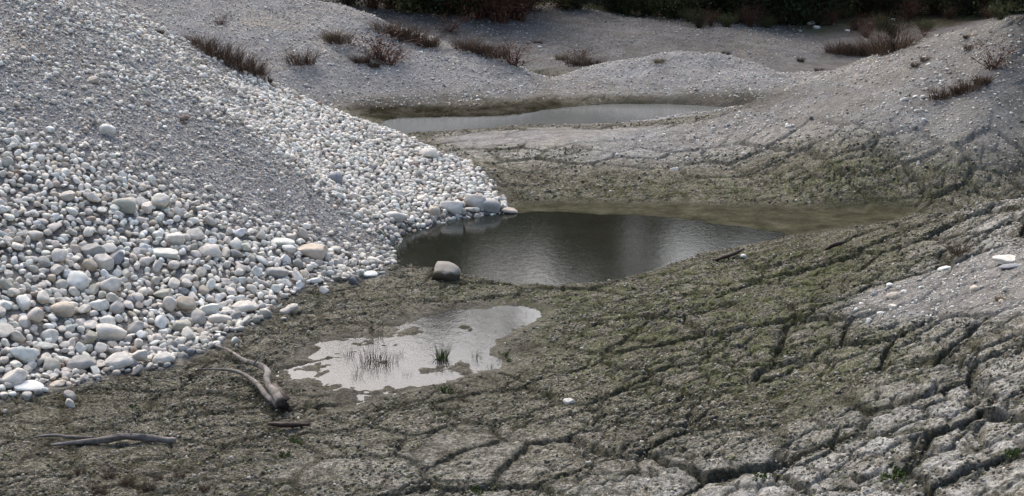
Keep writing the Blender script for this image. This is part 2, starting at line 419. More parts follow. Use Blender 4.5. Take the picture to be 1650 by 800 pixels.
def simple_mat(name, c1, c2, scale=8, rough=.85, bump=.3, bd=.01, spec=.25):
    m = NT(name); tc = m.n("ShaderNodeTexCoord").outputs["Object"]
    f = m.noise(scale, 5, .65, tc)
    m.l(m.ramp(f, [(.3, c1), (.7, c2)]), m.b.inputs["Base Color"])
    m.b.inputs["Roughness"].default_value = rough; m.b.inputs["Specular IOR Level"].default_value = spec
    if bump: m.l(m.bump(m.noise(scale * 4, 4, .7, tc), bump, bd), m.b.inputs["Normal"])
    return m.m

def leaf_mat(name, c1, c2, trans=.25):
    m = NT(name)
    a = m.attr('tint')
    m.l(m.ramp(a.outputs["Fac"], [(0, c1), (1, c2)]), m.b.inputs["Base Color"])
    m.b.inputs["Roughness"].default_value = .75; m.b.inputs["Specular IOR Level"].default_value = .15
    return m.m

# ------------------------------------------------------------------ ground
def ground_material():
    m = NT("river_bed"); tc = m.n("ShaderNodeTexCoord").outputs["Object"]
    g = m.attr("gravel").outputs["Fac"]; wet = m.attr("wet").outputs["Fac"]; dry = m.attr("dry").outputs["Fac"]; green = m.attr("green").outputs["Fac"]; crk = m.attr("crack").outputs["Fac"]; far_ = m.attr("soil").outputs["Fac"]
    # gravel: every grain its own grey
    v1 = m.vor(34, tc); v2 = m.vor(14, tc); v3 = m.vor(70, tc)
    c1 = m.ramp(m.n("ShaderNodeSeparateColor").outputs[0] if False else v1.outputs["Color"], [(0, (.10, .102, .108)), (.35, (.212, .213, .222)), (.65, (.33, .33, .34)), (.9, (.48, .465, .44)), (1, (.62, .60, .56))])
    c2 = m.ramp(v2.outputs["Color"], [(0, (.14, .142, .15)), (.5, (.27, .27, .275)), (.85, (.42, .41, .39)), (1, (.60, .58, .55))])
    c3 = m.ramp(v3.outputs["Color"], [(0, (.09, .09, .10)), (.5, (.24, .24, .245)), (1, (.5, .49, .47))])
    gc = m.mix(.5, c1, c3); gc = m.mix(.35, gc, c2)
    warm = m.ramp(m.noise(.55, 5, .6, tc), [(.38, (.98, .985, .985)), (.55, (1.03, 1.0, .95)), (.7, (1.12, 1.03, .90))])
    gc = m.mix(1, gc, warm, 'MULTIPLY')
    gc = m.mix(1, gc, m.ramp(m.noise(1.6, 6, .7, tc), [(.32, (.74, .73, .72)), (.62, (1.12, 1.12, 1.12))]), 'MULTIPLY')
    # silt lying on the gravel, and painted shade on the third bank
    # dried mud crust
    n1 = m.noise(1.3, 8, .68, tc); n2 = m.noise(9, 6, .75, tc); n3 = m.noise(38, 5, .85, tc)
    mud = m.ramp(n2, [(.32, (.050, .047, .034)), (.45, (.130, .124, .097)), (.57, (.215, .205, .17)), (.70, (.36, .35, .32))])
    mud = m.mix(.6, mud, m.ramp(n3, [(.41, (.018, .017, .010)), (.5, (.145, .139, .115)), (.59, (.62, .605, .57))]))
    mud = m.mix(1, mud, m.ramp(n1, [(.36, (.50, .475, .43)), (.64, (1.2, 1.18, 1.15))]), 'MULTIPLY')
    dryc = m.ramp(n3, [(.36, (.13, .125, .112)), (.48, (.42, .41, .385)), (.58, (.72, .71, .68))])
    dfac = m.math('MULTIPLY', dry, m.ramp(m.noise(3.2, 6, .7, tc), [(.36, (0.15,) * 3), (.56, (.92,) * 3)]))
    mud = m.mix(dfac, mud, dryc)
    # algae film
    ga = m.ramp(n3, [(.36, (.026, .036, .008)), (.62, (.175, .205, .065))])
    gmask = m.ramp(m.noise(5.0, 7, .75, tc), [(.44, (0,) * 3), (.56, (.85,) * 3)])
    gf = m.math('MULTIPLY', m.math('ADD', m.math('MULTIPLY', green, .8), .10), gmask)
    mud = m.mix(gf, mud, ga)
    # reddish silt
    mud = m.mix(m.ramp(m.noise(3.7, 6, .7, tc), [(.60, (0,) * 3), (.72, (.4,) * 3)]), mud, (.11, .08, .06))
    mud = m.mix(1, mud, m.mix(dfac, (.88, .86, .80), (1, 1, 1)), 'MULTIPLY')
    # damp cracks with moss
    mud = m.mix(m.math('MULTIPLY', crk, .8), mud, (.028, .028, .014))
    c = m.mix(g, mud, gc)
    silt = m.math('MULTIPLY', m.attr("silt").outputs["Fac"], m.ramp(m.noise(2.4, 7, .7, tc), [(.40, (.1,) * 3), (.60, (.85,) * 3)]))
    c = m.mix(silt, c, m.ramp(n3, [(.35, (.07, .064, .056)), (.62, (.27, .25, .215))]))
    # leaf litter and soil under the trees
    soil = m.ramp(n2, [(.35, (.03, .026, .014)), (.55, (.085, .06, .04)), (.7, (.16, .13, .09))])
    soil = m.mix(m.ramp(m.noise(.9, 6, .7, tc), [(.48, (0,) * 3), (.56, (.8,) * 3)]), soil, (.05, .065, .02))
    c = m.mix(m.attr("far_shade").outputs["Fac"], c, m.mix(1, c, (.46, .445, .44), "MULTIPLY"))  # painted shade that sets the rear banks off from the front ones
    c = m.mix(far_, c, soil)
    wc = m.mix(1, c, (.34, .32, .27), 'MULTIPLY')
    c = m.mix(m.math('MULTIPLY', wet, .85), c, wc)
    c = m.mix(m.attr('algae').outputs['Fac'], c, m.ramp(m.noise(3.0, 7, .75, tc), [(.35, (.034, .031, .020)), (.5, (.066, .064, .037)), (.66, (.12, .115, .080))]))
    m.l(c, m.b.inputs["Base Color"])
    rr = m.n("ShaderNodeMapRange"); m.l(wet, rr.inputs[0]); rr.inputs[3].default_value = .95; rr.inputs[4].default_value = .92
    film = m.math('MULTIPLY', m.attr("film").outputs["Fac"], m.ramp(m.noise(2.2, 5, .65, tc), [(.36, (.35,) * 3), (.54, (1,) * 3)]))
    m.l(m.math('SUBTRACT', rr.outputs[0], m.math('MULTIPLY', film, .42), True), m.b.inputs["Roughness"])
    m.l(m.math('ADD', m.math('SUBTRACT', .25, m.math('MULTIPLY', .24, m.math('MAXIMUM', m.attr('algae').outputs['Fac'], crk)), True), m.math('MULTIPLY', film, .5)), m.b.inputs["Specular IOR Level"])
    wk = m.math('SUBTRACT', 1, m.math('MULTIPLY', film, .85), True)
    b = m.bump(m.math("MULTIPLY", n3, wk), .9, .025)
    b = m.bump(m.math("MULTIPLY", n2, wk), .8, .05, b)
    pv = m.math('MULTIPLY', v1.outputs["Distance"], m.math('MULTIPLY', g, -1))
    b = m.bump(pv, .8, .02, b)
    m.l(b, m.b.inputs["Normal"])
    return m.m

print("ground")
rows = [-15., -11, -8, -5, -3, -1, 0.5, 2, 3.5, 4.5, 5.2, 5.8]
y = 6.3
while y < 70:
    rows.append(y)
    y += .0135 if y < 9 else (.0135 * (y / 9) ** 1.35 if y < 36 else .09 * (y / 36) ** 3)
while y < 600:
    rows.append(y); y += 3 + (y - 60) * .12
rows = np.array(rows); NC = 1250
us = np.linspace(-1, 1, NC)
halfw = np.where(rows < 5, 9.0, 3.2 + .53 * rows + np.maximum(0, 5 * (1 - (rows - 5) / 3)) * 0)
halfw = np.maximum(halfw, np.where(rows < 6, 9 - (rows.clip(3, 6) - 3) * .9, 0))
halfw = np.where(rows > 40, halfw + (rows - 40) * .8, halfw)
uu = np.sign(us) * (np.abs(us) * .8 + .2 * np.abs(us) ** 4)
GXv = uu[None, :] * halfw[:, None] * 1.0; GYv = np.repeat(rows[:, None], NC, 1)
Zv = H(GXv, GYv)
over = np.maximum(0, GYv - 78)
Zv = Zv + over * .02
fx, fy, fz = GXv.ravel(), GYv.ravel(), Zv.ravel()
nr = len(rows)
idx = np.arange(nr * NC).reshape(nr, NC)
F = np.stack([idx[:-1, :-1], idx[:-1, 1:], idx[1:, 1:], idx[1:, :-1]], -1).reshape(-1, 4)
strip = np.clip(sample(zone([Z(*p, .05)[:2] for p in [(562, 178), (600, 192), (640, 193), (760, 189), (900, 181), (935, 170), (905, 164), (800, 172), (700, 176), (600, 174)]], .10, .4, .2)
                       + zone([Z(*p, .12)[:2] for p in [(930, 164), (1000, 158), (1060, 152), (1120, 150), (1220, 150), (1290, 160), (1250, 172), (1200, 181), (1100, 172), (1010, 167)]], .10, .4, .2), fx, fy), 0, 1)
soil = np.maximum(.15 * strip, smooth(43, 46.5, fy + 1.2 * fbm(fx, fy, 2.0, 3, 44) + 1.2 * smooth(2, 8, fx) + .4))
dk = in_poly(poly([(1060, 72), (1180, 66), (1330, 78), (1375, 95), (1340, 60), (1200, 50), (1060, 54)]), fx, fy)
silt = np.clip(sample(blur(rb_gravel, .3), fx, fy) * 1.15 + .22 * smooth(27, 33, fy) + .75 * smooth(33.6, 35.5, fy + .5 * fbm(fx, fy, 1., 3, 71)) + .5 * dk + .55 * sample(patch, fx, fy) + .8 * smooth(.2, .6, sample(SIZE0, fx, fy)) + .9 * np.exp(-((fz - .2) / .16) ** 2) * smooth(26, 28, fy), 0, 1) * sample(GRAVEL, fx, fy)  # real silt, plus slope shade of the third bank put into the colour
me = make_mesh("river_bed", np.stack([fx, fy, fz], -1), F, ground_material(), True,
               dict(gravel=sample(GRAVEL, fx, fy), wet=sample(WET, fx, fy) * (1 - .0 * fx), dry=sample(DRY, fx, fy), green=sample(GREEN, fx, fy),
                    crack=np.maximum(CRK(fx, fy) * (1 - np.clip(sample(nearwater, fx, fy), 0, 1)), strip * (.85 + .5 * fbm(fx, fy, .3, 3, 622)).clip(0, 1)), soil=soil, silt=silt, algae=np.clip(sample(SMASK * (1 - PMASK), fx, fy) * 1.4, 0, .92), film=np.clip(.55 * sample(RIM * (1 - .5 * QMASK), fx, fy), 0, 1), far_shade=FAR_SHADE(fx, fy)))
link("ground", me, label="dried river bed of cracked silt between pale gravel banks", kind="structure")
print("verts", len(fx), "cross", ncross)

# ------------------------------------------------------------------ water
def water_material(name, tint, bumpd, rough, body, ior=1.33, bodyc=(.05, .055, .04)):
    m = NT(name); t = m.t
    t.nodes.remove(m.b)
    tc = m.n("ShaderNodeTexCoord").outputs["Object"]
    mp_ = m.n("ShaderNodeMapping"); m.l(tc, mp_.inputs[0]); mp_.inputs[3].default_value = (1, .6, 1)
    nb = m.bump(m.noise(14, 3, .6, mp_.outputs[0]), .5, bumpd)
    nb = m.bump(m.noise(90, 2, .6, tc), .35, bumpd * .35, nb)
    fr = m.n("ShaderNodeFresnel"); fr.inputs[0].default_value = ior; m.l(nb, fr.inputs[1])
    gl = m.n("ShaderNodeBsdfGlossy"); gl.inputs["Roughness"].default_value = rough; gl.inputs["Color"].default_value = (1, 1, 1, 1); m.l(nb, gl.inputs["Normal"])
    tr = m.n("ShaderNodeBsdfTransparent"); tr.inputs[0].default_value = (*tint, 1)
    df = m.n("ShaderNodeBsdfDiffuse"); df.inputs[0].default_value = (*bodyc, 1)
    mx0 = m.n("ShaderNodeMixShader"); mx0.inputs[0].default_value = body; m.l(tr.outputs[0], mx0.inputs[1]); m.l(df.outputs[0], mx0.inputs[2])
    mx = m.n("ShaderNodeMixShader"); m.l(fr.outputs[0], mx.inputs[0]); m.l(mx0.outputs[0], mx.inputs[1]); m.l(gl.outputs[0], mx.inputs[2])
    m.l(mx.outputs[0], m.out.inputs[0])
    return m.m

def water(name, P, grow, mat, label):
    P = sorted(set((p[0], p[1]) for p in P)); hull = []
    for seq in (P, P[::-1]):
        part = []
        for p in seq:
            while len(part) > 1 and (part[-1][0] - part[-2][0]) * (p[1] - part[-2][1]) - (part[-1][1] - part[-2][1]) * (p[0] - part[-2][0]) <= 0: part.pop()
            part.append(p)
        hull += part[:-1]
    P = np.array(hull); c = P.mean(0)
    d = P - c; L = np.linalg.norm(d, axis=1, keepdims=True); Q = c + d * (1 + grow / L)
    V = np.vstack([[c], Q]); V = np.c_[V, np.zeros(len(V))]
    n = len(Q); F = [(0, 1 + i, 1 + (i + 1) % n) for i in range(n)]
    a = (V[F[0][1]] - V[0])[:2]; b = (V[F[0][2]] - V[0])[:2]
    if a[0] * b[1] - a[1] * b[0] < 0: F = [(f[0], f[2], f[1]) for f in F]
    link(name, make_mesh(name, V, F, mat, False), label=label, kind="structure")

wm = water_material("pond_water", (.32, .33, .27), .0030, .03, .25)
wm2 = water_material("puddle_water", (.66, .68, .67), .0020, .02, .06, 1.5, (.10, .105, .115))
water("pond_water", POND, .45, wm, "dark still pond at the foot of the white cobble bank")
water("puddle_water", PUDDLE, .4, wm2, "shallow bright puddle lying in the mud before the pond")
water("far_pond_water", FARPOND, .5, water_material("far_pond_water", (.6, .6, .5), .003, .08, .7, 1.33, (.20, .21, .205)), "pale grey pond behind the low silt spit")  # pale reflection of the banks is put into the body colour

# ------------------------------------------------------------------ stones
import bmesh
def ico(sub):
    bm = bmesh.new(); bmesh.ops.create_icosphere(bm, subdivisions=sub, radius=1)
    V = np.array([v.co[:] for v in bm.verts]); F = np.array([[v.index for v in f.verts] for f in bm.faces]); bm.free()
    return V, F

def n3(P, s, seed):
    return (vnoise(P[:, 0] * s + seed, P[:, 1] * s - seed, seed) + vnoise(P[:, 1] * s + 3.1, P[:, 2] * s + seed, seed + 1) + vnoise(P[:, 2] * s - 1.7, P[:, 0] * s + 2 * seed, seed + 2)) / 3

def cobble_shape(sub, seed, rough=1.0):
    V, F = ico(sub); r = np.random.default_rng(seed)
    e = r.uniform(.76, 1.0)
    V = np.sign(V) * np.abs(V) ** e
    for _ in range(int(r.integers(4, 9) if sub < 3 else r.integers(4, 8))):             # worn facets
        d = r.normal(size=3); d /= np.linalg.norm(d); lim = r.uniform(.5, .8) if sub < 3 else r.uniform(.56, .82)
        h = V @ d; V = V - np.outer(np.maximum(0, h - lim) * .88, d)
    V = V * (1 + rough * .16 * n3(V, 1.1, seed + 5)[:, None] + rough * .075 * n3(V, 2.9, seed + 9)[:, None])
    taper = 1 + r.uniform(-.22, .22) * V[:, :1]
    V = V * np.hstack([np.ones_like(taper), taper, taper])
    V -= (V.max(0) + V.min(0)) / 2; V /= (V.max(0) - V.min(0)).max() / 2
    return V, F

def stone_material(name, obj_colour, extra=None):
    m = NT(name); tc = m.n("ShaderNodeTexCoord").outputs["Object" if not obj_colour else "Object"]
    base = m.n("ShaderNodeObjectInfo").outputs["Color"] if obj_colour else m.attr("tint").outputs["Color"]
    s = 1.0 if obj_colour else 12.0
    mot = m.ramp(m.noise(2.2 * s, 6, .7, tc), [(.3, (.72, .71, .69)), (.55, (1.0, 1.0, .99)), (.75, (1.12, 1.11, 1.1))])
    c = m.mix(1, base, mot, 'MULTIPLY')
    c = m.mix(m.ramp(m.noise(9 * s, 4, .7, tc), [(.56, (0,) * 3), (.72, (.45,) * 3)]), c, (.16, .15, .13))
    if extra == 'waterline':
        sx = m.n("ShaderNodeSeparateXYZ"); m.l(tc, sx.inputs[0])
        f = m.ramp(m.math('ADD', m.math('MULTIPLY', sx.outputs[2], 1.0), m.math('MULTIPLY', m.noise(2.2, 6, .7, tc), 1.1)), [(.60, (1,) * 3), (.95, (0,) * 3)])
        c = m.mix(f, c, (.10, .088, .065))
        c = m.mix(1, c, (.80, .76, .70), 'MULTIPLY')
    m.l(c, m.b.inputs["Base Color"]); m.b.inputs["Roughness"].default_value = .8
    m.b.inputs["Specular IOR Level"].default_value = .25
    m.l(m.bump(m.noise(7 * s, 5, .7, tc), .35, .12 if obj_colour else .006), m.b.inputs["Normal"])
    return m.m

SO = stone_material("river_cobble", True); SA = stone_material("loose_gravel", False); SW = stone_material("waterline_cobble", True, 'waterline')
COLS = np.array([(.80, .775, .73), (.69, .665, .625), (.46, .455, .445), (.58, .52, .45), (.30, .315, .35), (.47, .47, .42), (.25, .24, .22), (.36, .27, .22)])
CNAME = ['white', 'pale grey', 'mid grey', 'buff', 'bluish grey', 'greenish grey', 'dark grey', 'reddish']
def pick_cols(n, pr):
    k = rng.choice(len(COLS), n, p=np.array(pr) / sum(pr))
    c = COLS[k] * rng.uniform(.80, 1.14, (n, 1)) * (1 + rng.normal(0, .009, (n, 3)))
    return k, np.clip(c * np.array([1.03, 1.0, .955]), .03, .8)

def rotmats(x, y, tilt):
    n = len(x); N = normal(x, y) + rng.normal(0, tilt, (n, 3)); N /= np.linalg.norm(N, axis=1, keepdims=True)
    # long axis tends to lie along the contour or downhill at random
    a = rng.uniform(0, 2 * np.pi, n); T = np.stack([np.cos(a), np.sin(a), np.zeros(n)], -1)
    T -= N * (T * N).sum(1, keepdims=True); T /= np.linalg.norm(T, axis=1, keepdims=True)
    B = np.cross(N, T); return np.stack([T, B, N], -1)          # columns

protos = {s: [cobble_shape(s, 100 * s + i, 1.5 if s > 1 else 1.8) for i in range(10)] for s in (1, 2, 3)}
class Heap:
    """many stones gathered into ONE mesh"""
    def __init__(s): s.V = []; s.F = []; s.C = []; s.n = 0
    def add(s, sub, x, y, z, dims, Rm, colr):
        k = rng.integers(0, 10, len(x))
        for i in range(10):
            m = k == i
            if not m.any(): continue
            pv, pf = protos[sub][i]
            q = np.einsum('nij,nvj->nvi', Rm[m], pv[None] * dims[m][:, None, :]) + np.stack([x[m], y[m], z[m]], -1)[:, None, :]
            nv = len(pv); c = m.sum()
            s.V.append(q.reshape(-1, 3)); s.F.append((pf[None] + (np.arange(c) * nv)[:, None, None] + s.n).reshape(-1, 3)); s.n += c * nv
            cc = np.repeat(colr[m], nv, 0); s.C.append(np.c_[cc, np.ones(len(cc))])
    def build(s, name, mat, label):
        me = make_mesh(name, np.vstack(s.V), np.vstack(s.F), mat, True, dict(tint=np.vstack(s.C)))
        return link(name, me, label=label, kind="stuff")

# stones singled out in the photograph: pixel centre, width, height there, colour, label
SPECIAL = [
 (718, 441, 58, 38, 2, 'largest rounded boulder at the pond rim, pale on top with a dark wet lower half', 'W'),
 (765, 329, 36, 28, 2, 'grey rounded boulder at the water edge, between the white boulder and the sloping grey one', 'O'),
 (727, 336, 40, 25, 1, 'pale rounded boulder standing at the pond edge, left of the grey boulder', 'O'),
 (790, 332, 42, 24, 2, 'sloping grey boulder touching the tan stone at the tip of the cobble bank', 'O'),
 (822, 341, 28, 12, 3, 'tan flat stone at the very tip of the cobble bank, in the pond', 'O'),
 (680, 322, 26, 16, 1, 'pale cobble up the bank from the white boulder at the pond', 'O'),
 (700, 343, 24, 20, 3, 'small pinkish cobble beside the white boulder at the pond', 'O'),
 (638, 352, 36, 20, 1, 'pale blocky cobble above the shallow inlet of the pond', 'O'),
 (690, 249, 38, 20, 1, 'lone pale boulder on the ridge of the bank below the far pond', 'O'),
 (500, 404, 62, 30, 3, 'long buff slab on the lower edge of the fine gravel tongue', 'O'),
 (455, 393, 44, 18, 0, 'white flat slab lying left of the long buff slab', 'O'),
 (540, 290, 30, 28, 4, 'bluish rounded boulder lying alone on the fine gravel', 'O'),
 (123, 453, 46, 34, 0, 'big smooth white boulder, the roundest on the left cobble slope', 'O'),
 (337, 407, 44, 28, 1, 'pale broad boulder in the middle of the cobble slope', 'O'),
 (280, 386, 32, 30, 1, 'upright egg shaped pale cobble above the broad boulder', 'O'),
 (200, 334, 46, 28, 5, 'greenish grey boulder high on the cobble slope', 'O'),
 (147, 401, 42, 28, 2, 'grey boulder leaning against the darker boulder on the cobble slope', 'O'),
 (184, 412, 34, 32, 4, 'bluish boulder between the grey boulder and the white ones', 'O'),
 (166, 418, 32, 34, 1, 'pale upright boulder pressed against the bluish one', 'O'),
 (260, 407, 52, 18, 0, 'low white slab between two rounded cobbles', 'O'),
 (100, 503, 52, 28, 3, 'elongated buff boulder slanting down the cobble slope', 'O'),
 (155, 492, 40, 24, 0, 'white blocky boulder above the slanting buff one', 'O'),
 (260, 470, 36, 20, 5, 'greenish oval cobble in the lower cobble slope', 'O'),
 (178, 538, 52, 34, 1, 'pale wedge shaped boulder near the foot of the cobble slope', 'O'),
 (215, 530, 40, 26, 2, 'grey boulder behind the wedge shaped boulder', 'O'),
 (355, 518, 42, 22, 1, 'pale oval cobble at the corner of the bank by the mud', 'O'),
 (318, 517, 32, 28, 2, 'grey rounded cobble next to the pale oval one at the mud', 'O'),
 (335, 500, 34, 26, 0, 'white cobble resting above the grey and pale pair at the mud', 'O'),
 (292, 527, 32, 34, 5, 'greenish upright cobble left of the grey rounded one', 'O'),
 (392, 497, 50, 26, 1, 'pale double humped boulder at the mud edge of the bank', 'O'),
 (192, 583, 56, 34, 1, 'large pale boulder on the mud at the foot of the bank, shaded underneath', 'O'),
 (263, 577, 40, 28, 1, 'mottled pale cobble standing on the mud, nearest to the forked driftwood', 'O'),
 (130, 588, 50, 32, 2, 'grey oval boulder on the mud left of the large pale one', 'O'),
 (82, 594, 36, 26, 5, 'greenish cobble on the mud at the foot of the bank', 'O'),
 (46, 627, 58, 14, 0, 'flat white flake lying on the mud at the lower corner of the bank', 'O'),
 (20, 611, 52, 36, 1, 'pale boulder above the flat white flake', 'O'),
 (92, 620, 34, 12, 3, 'low buff stone on the mud beside the flat white flake', 'O'),
 (37, 578, 44, 30, 0, 'bright white boulder low on the bank near its lower corner', 'O'),
 (504, 455, 32, 12, 0, 'flat white stone on the mud below the long buff slab', 'O'),
 (490, 446, 20, 18, 3, 'small tan cobble at the mud edge above the flat white stone', 'O'),
 (443, 440, 42, 24, 2, 'grey cobble overhanging a dark gap at the mud edge', 'O'),
 (603, 422, 26, 16, 1, 'pale cobble on wet gravel by the narrow end of the pond', 'O'),
 (597, 442, 30, 9, 0, 'flat white stone at the waterline behind the dark based boulder', 'O'),
 (917, 646, 20, 16, 1, 'lone pale stone in the cracked mud right of the puddle', 'O'),
 (1198, 412, 13, 10, 0, 'small white pebble beside the stick on the right pond shore', 'O'),
 (1087, 269, 14, 10, 1, 'single pale stone on the silt slope above the pond', 'O'),
 (1626, 421, 46, 13, 1, 'wide pale slab at the top of the white gravel patch', 'O'),
 (1630, 432, 40, 10, 4, 'bluish flat slab lying under the wide pale slab', 'O'),
 (1522, 433, 22, 10, 0, 'white flat stone on the rim of the gravel patch', 'O'),
 (1440, 478, 24, 17, 3, 'tan angular stone topping the little cluster on the gravel patch', 'O'),
 (1440, 492, 15, 14, 1, 'pale round stone just under the tan angular one', 'O'),
 (1457, 473, 11, 9, 0, 'small white stone touching the tan angular one', 'O'),
 (1421, 499, 17, 12, 0, 'white stone at the lower left of the little cluster', 'O'),
 (1485, 468, 10, 9, 0, 'small white stone right of the little cluster', 'O'),
 (1434, 459, 14, 9, 0, 'small white stone uphill of the little cluster', 'O'),
 (1401, 516, 11, 12, 0, 'bright white stone at the lower tip of the gravel patch', 'O'),
 (1571, 465, 20, 16, 3, 'buff rounded stone alone in the middle of the gravel patch', 'O'),
 (1623, 452, 14, 10, 2, 'grey stone below the two slabs', 'O'),
 (1457, 162, 13, 10, 0, 'white stone below two others on the upper right bank', 'O'),
 (1506, 155, 15, 9, 0, 'white flat stone on the upper right bank', 'O'),
 (1490, 195, 10, 7, 0, 'lowest white stone on the upper right bank', 'O'),
 (1478, 180, 10, 7, 1, 'pale stone between the white ones on the upper right bank', 'O'),
 (1475, 158, 9, 7, 0, 'small white stone right of the biggest on the upper right bank', 'O'),
 (175, 215, 26, 24, 0, 'white squarish stone high on the bluish gravel slope', 'O'),
 (150, 132, 22, 14, 3, 'buff stone half buried in the upper gravel slope', 'O'),
 (424, 127, 18, 14, 3, 'tan stone on the ridge below the dry brown grass', 'O'),
 (262, 45, 12, 10, 0, 'pale stone on the top ridge at the head of the gravel slope', 'O'),
]
spx = []
STONE_MESH = {}
def stone_mesh(k, kind):
    key = (k, kind)
    if key not in STONE_MESH:
        V, F = protos[3][k]
        STONE_MESH[key] = make_mesh("stone_shape", V, F, SW if kind == 'W' else SO)
    return STONE_MESH[key]
def add_stone(name, x, y, z, dims, Rm, c, k, label, cat, group=None, kind='O'):
    o = link(name, stone_mesh(k, kind), label=label, cat=cat, group=group)
    M = Matrix([[Rm[0][0], Rm[0][1], Rm[0][2], x], [Rm[1][0], Rm[1][1], Rm[1][2], y], [Rm[2][0], Rm[2][1], Rm[2][2], z], [0, 0, 0, 1]])
    o.matrix_world = M @ Matrix.Diagonal((*dims, 1)); o.color = (*c, 1)
    return o
print("special stones")
for i, (px, py, pw, ph, ck, lab, kd) in enumerate(SPECIAL):
    x, y = hit(px, py + ph * .30)
    s = y / FPX / math.cos(PITCH) * 1.03
    rx = pw * s / 2; flatness = ph / pw
    rz = max(.18 * rx, min(rx, ph * s / 2 * 1.02)); ry = rx * random.uniform(.62, .8)
    if flatness > .8: ry = rx * .85
    z = float(H(np.array([x]), np.array([y]))[0]) + rz * (.42 if px < 850 else .15)
    yaw = random.uniform(-.25, .25); tl = random.uniform(-.18, .18)
    Rm = np.array((Matrix.Rotation(yaw, 3, 'Z') @ Matrix.Rotation(tl, 3, 'Y') @ Matrix.Rotation(random.uniform(-.2, .1), 3, 'X')))
    c = COLS[ck] * random.uniform(.95, 1.08) * np.array([1.03, 1.0, .955])
    if ck in (0, 1) and kd == 'O': c = c * 1.05
    name = 'boulder' if rx > .11 else 'cobble'
    if x > 4 or (y > 18 and x > 2) or rx < .06: name = 'stone'
    grp = None
    if 1360 < px and py > 400: grp = 'stones on the white gravel patch'
    elif px > 1440 and py < 220: grp = 'white stones on the upper right bank'
    elif px < 850 and i > 0: grp = 'cobbles on the left bank'
    add_stone(name, x, y + ry * .3, z, (rx, ry, rz), Rm, np.clip(c, .03, .8), int(rng.integers(0, 10)), lab, name, grp, kd)
    spx.append((x, y + ry * .3, rx))
NSPL = sum(1 for s in SPECIAL if s[0] < 850)

# dart throwing, large stones first
print("scatter")
cellsz = .3; table = {}
def clear(x, y, r, k=.80):
    ci, cj = int(x // cellsz), int(y // cellsz)
    for i in (-1, 0, 1):
        for j in (-1, 0, 1):
            for (a, b, c) in table.get((ci + i, cj + j), ()):
                if (a - x) ** 2 + (b - y) ** 2 < ((c + r) * k) ** 2: return False
    return True
def put(x, y, r): table.setdefault((int(x // cellsz), int(y // cellsz)), []).append((x, y, r))
for s in spx: put(*s)
SIZE = np.clip(blur(np.clip(np.maximum(cob_main, .80 * cob_band) - .45 * tongue, 0, 1), .45) * 1.05 + .34 * fbm(GXX, GYY, 1.1, 5, 611, .62) + .06, 0, 1) * np.clip(zl * 1.5, 0, 1)
cob = []
def throw(n, rlo, rhi, fn, x0, x1, y0, y1, power=1.0, k=.80):
    xs = rng.uniform(x0, x1, n); ys = rng.uniform(y0, y1, n); rs = rlo + (rhi - rlo) * rng.random(n) ** power
    pr = fn(xs, ys); keep = rng.random(n) < pr
    xs, ys, rs = xs[keep], ys[keep], rs[keep]; o = np.argsort(-rs)
    for i in o:
        if clear(xs[i], ys[i], rs[i], k):
            put(xs[i], ys[i], rs[i]); cob.append((xs[i], ys[i], rs[i]))
fm = lambda x, y: smooth(.25, .75, sample(SIZE, x, y)) * smooth(.2, .7, sample(blur(cob_main, .4), x, y))
stre0 = lambda x, y: smooth(.1, .5, fbm((x * .6 + y * .8) * .25, (x * .8 - y * .6) * 1.6, 1.0, 4, 205))
fb = lambda x, y: smooth(.06, .60, sample(SIZE, x, y)) ** 1.15
# the foot of the main bank carries the biggest stones
lowm = lambda x, y: smooth(1.5, .3, sample(BASE, x, y))
throw(500, .09, .115, lambda x, y: fm(x, y) * lowm(x, y) * .5, -9, 1, 8, 23, 1.6)
throw(6500, .055, .088, lambda x, y: fm(x, y) * (.2 + .8 * lowm(x, y)), -9, 1, 8, 23, 1.3, .64)
throw(44000, .038, .056, lambda x, y: fb(x, y), -10, 1, 8, 23, 1.2, .60)
throw(95000, .026, .045, lambda x, y: np.clip(fb(x, y) + .13 * sample(zl, x, y) * (.35 + stre0(x, y)), 0, 1), -11, 1, 8, 24, 1.0, .60)
halo = blur(zl, .35)
throw(2200, .03, .085, lambda x, y: smooth(.02, .45, sample(halo, x, y)) * (1 - smooth(.4, .6, sample(zl, x, y))) * smooth(-.1, .3, fbm(x, y, .6, 3, 601)) * smooth(-6, -5.5, x) * smooth(18.5, 18, y) * smooth(-.02, .02, sample(BASE, x, y)), -6, 0, 8, 18, 1.8, .9)
cob = np.array(cob); print("cobbles", len(cob))
zz = sample(BASE, cob[:, 0], cob[:, 1])
n = len(cob); rr = cob[:, 2]
asp = rng.uniform(.5, .95, n); fl = rng.uniform(.34, .85, n)
dims = np.stack([rr, rr * asp, rr * fl], -1)
Rm = rotmats(cob[:, 0], cob[:, 1], .30)
zc = H(cob[:, 0], cob[:, 1]) + dims[:, 2] * rng.uniform(.2, .8, n) + np.where(rr > .06, .035, 0.012) * rng.random(n) * 1.3
kc, cc = pick_cols(n, [56, 30, 6, 7, 1.5, 3, 1.2, .4])
# silt and mud stain the stones standing at the foot of the bank
low = (smooth(.10, .04, sample(BASE, cob[:, 0], cob[:, 1])))[:, None]
cc = cc * (1 - .45 * low * rng.random((n, 1))) * (1 - .12 * rng.random((n, 1)) ** 2)
px, py = to_pix(cob[:, 0], cob[:, 1], zc)
inframe = (px > -5) & (px < 1655) & (py > -5) & (py < 805)
score = np.where(inframe, rr * np.sqrt(asp) / cob[:, 1], 0)
order = np.argsort(-score); NI = 300 - NSPL - 2; ind = np.zeros(n, bool); ind[order[:NI]] = True

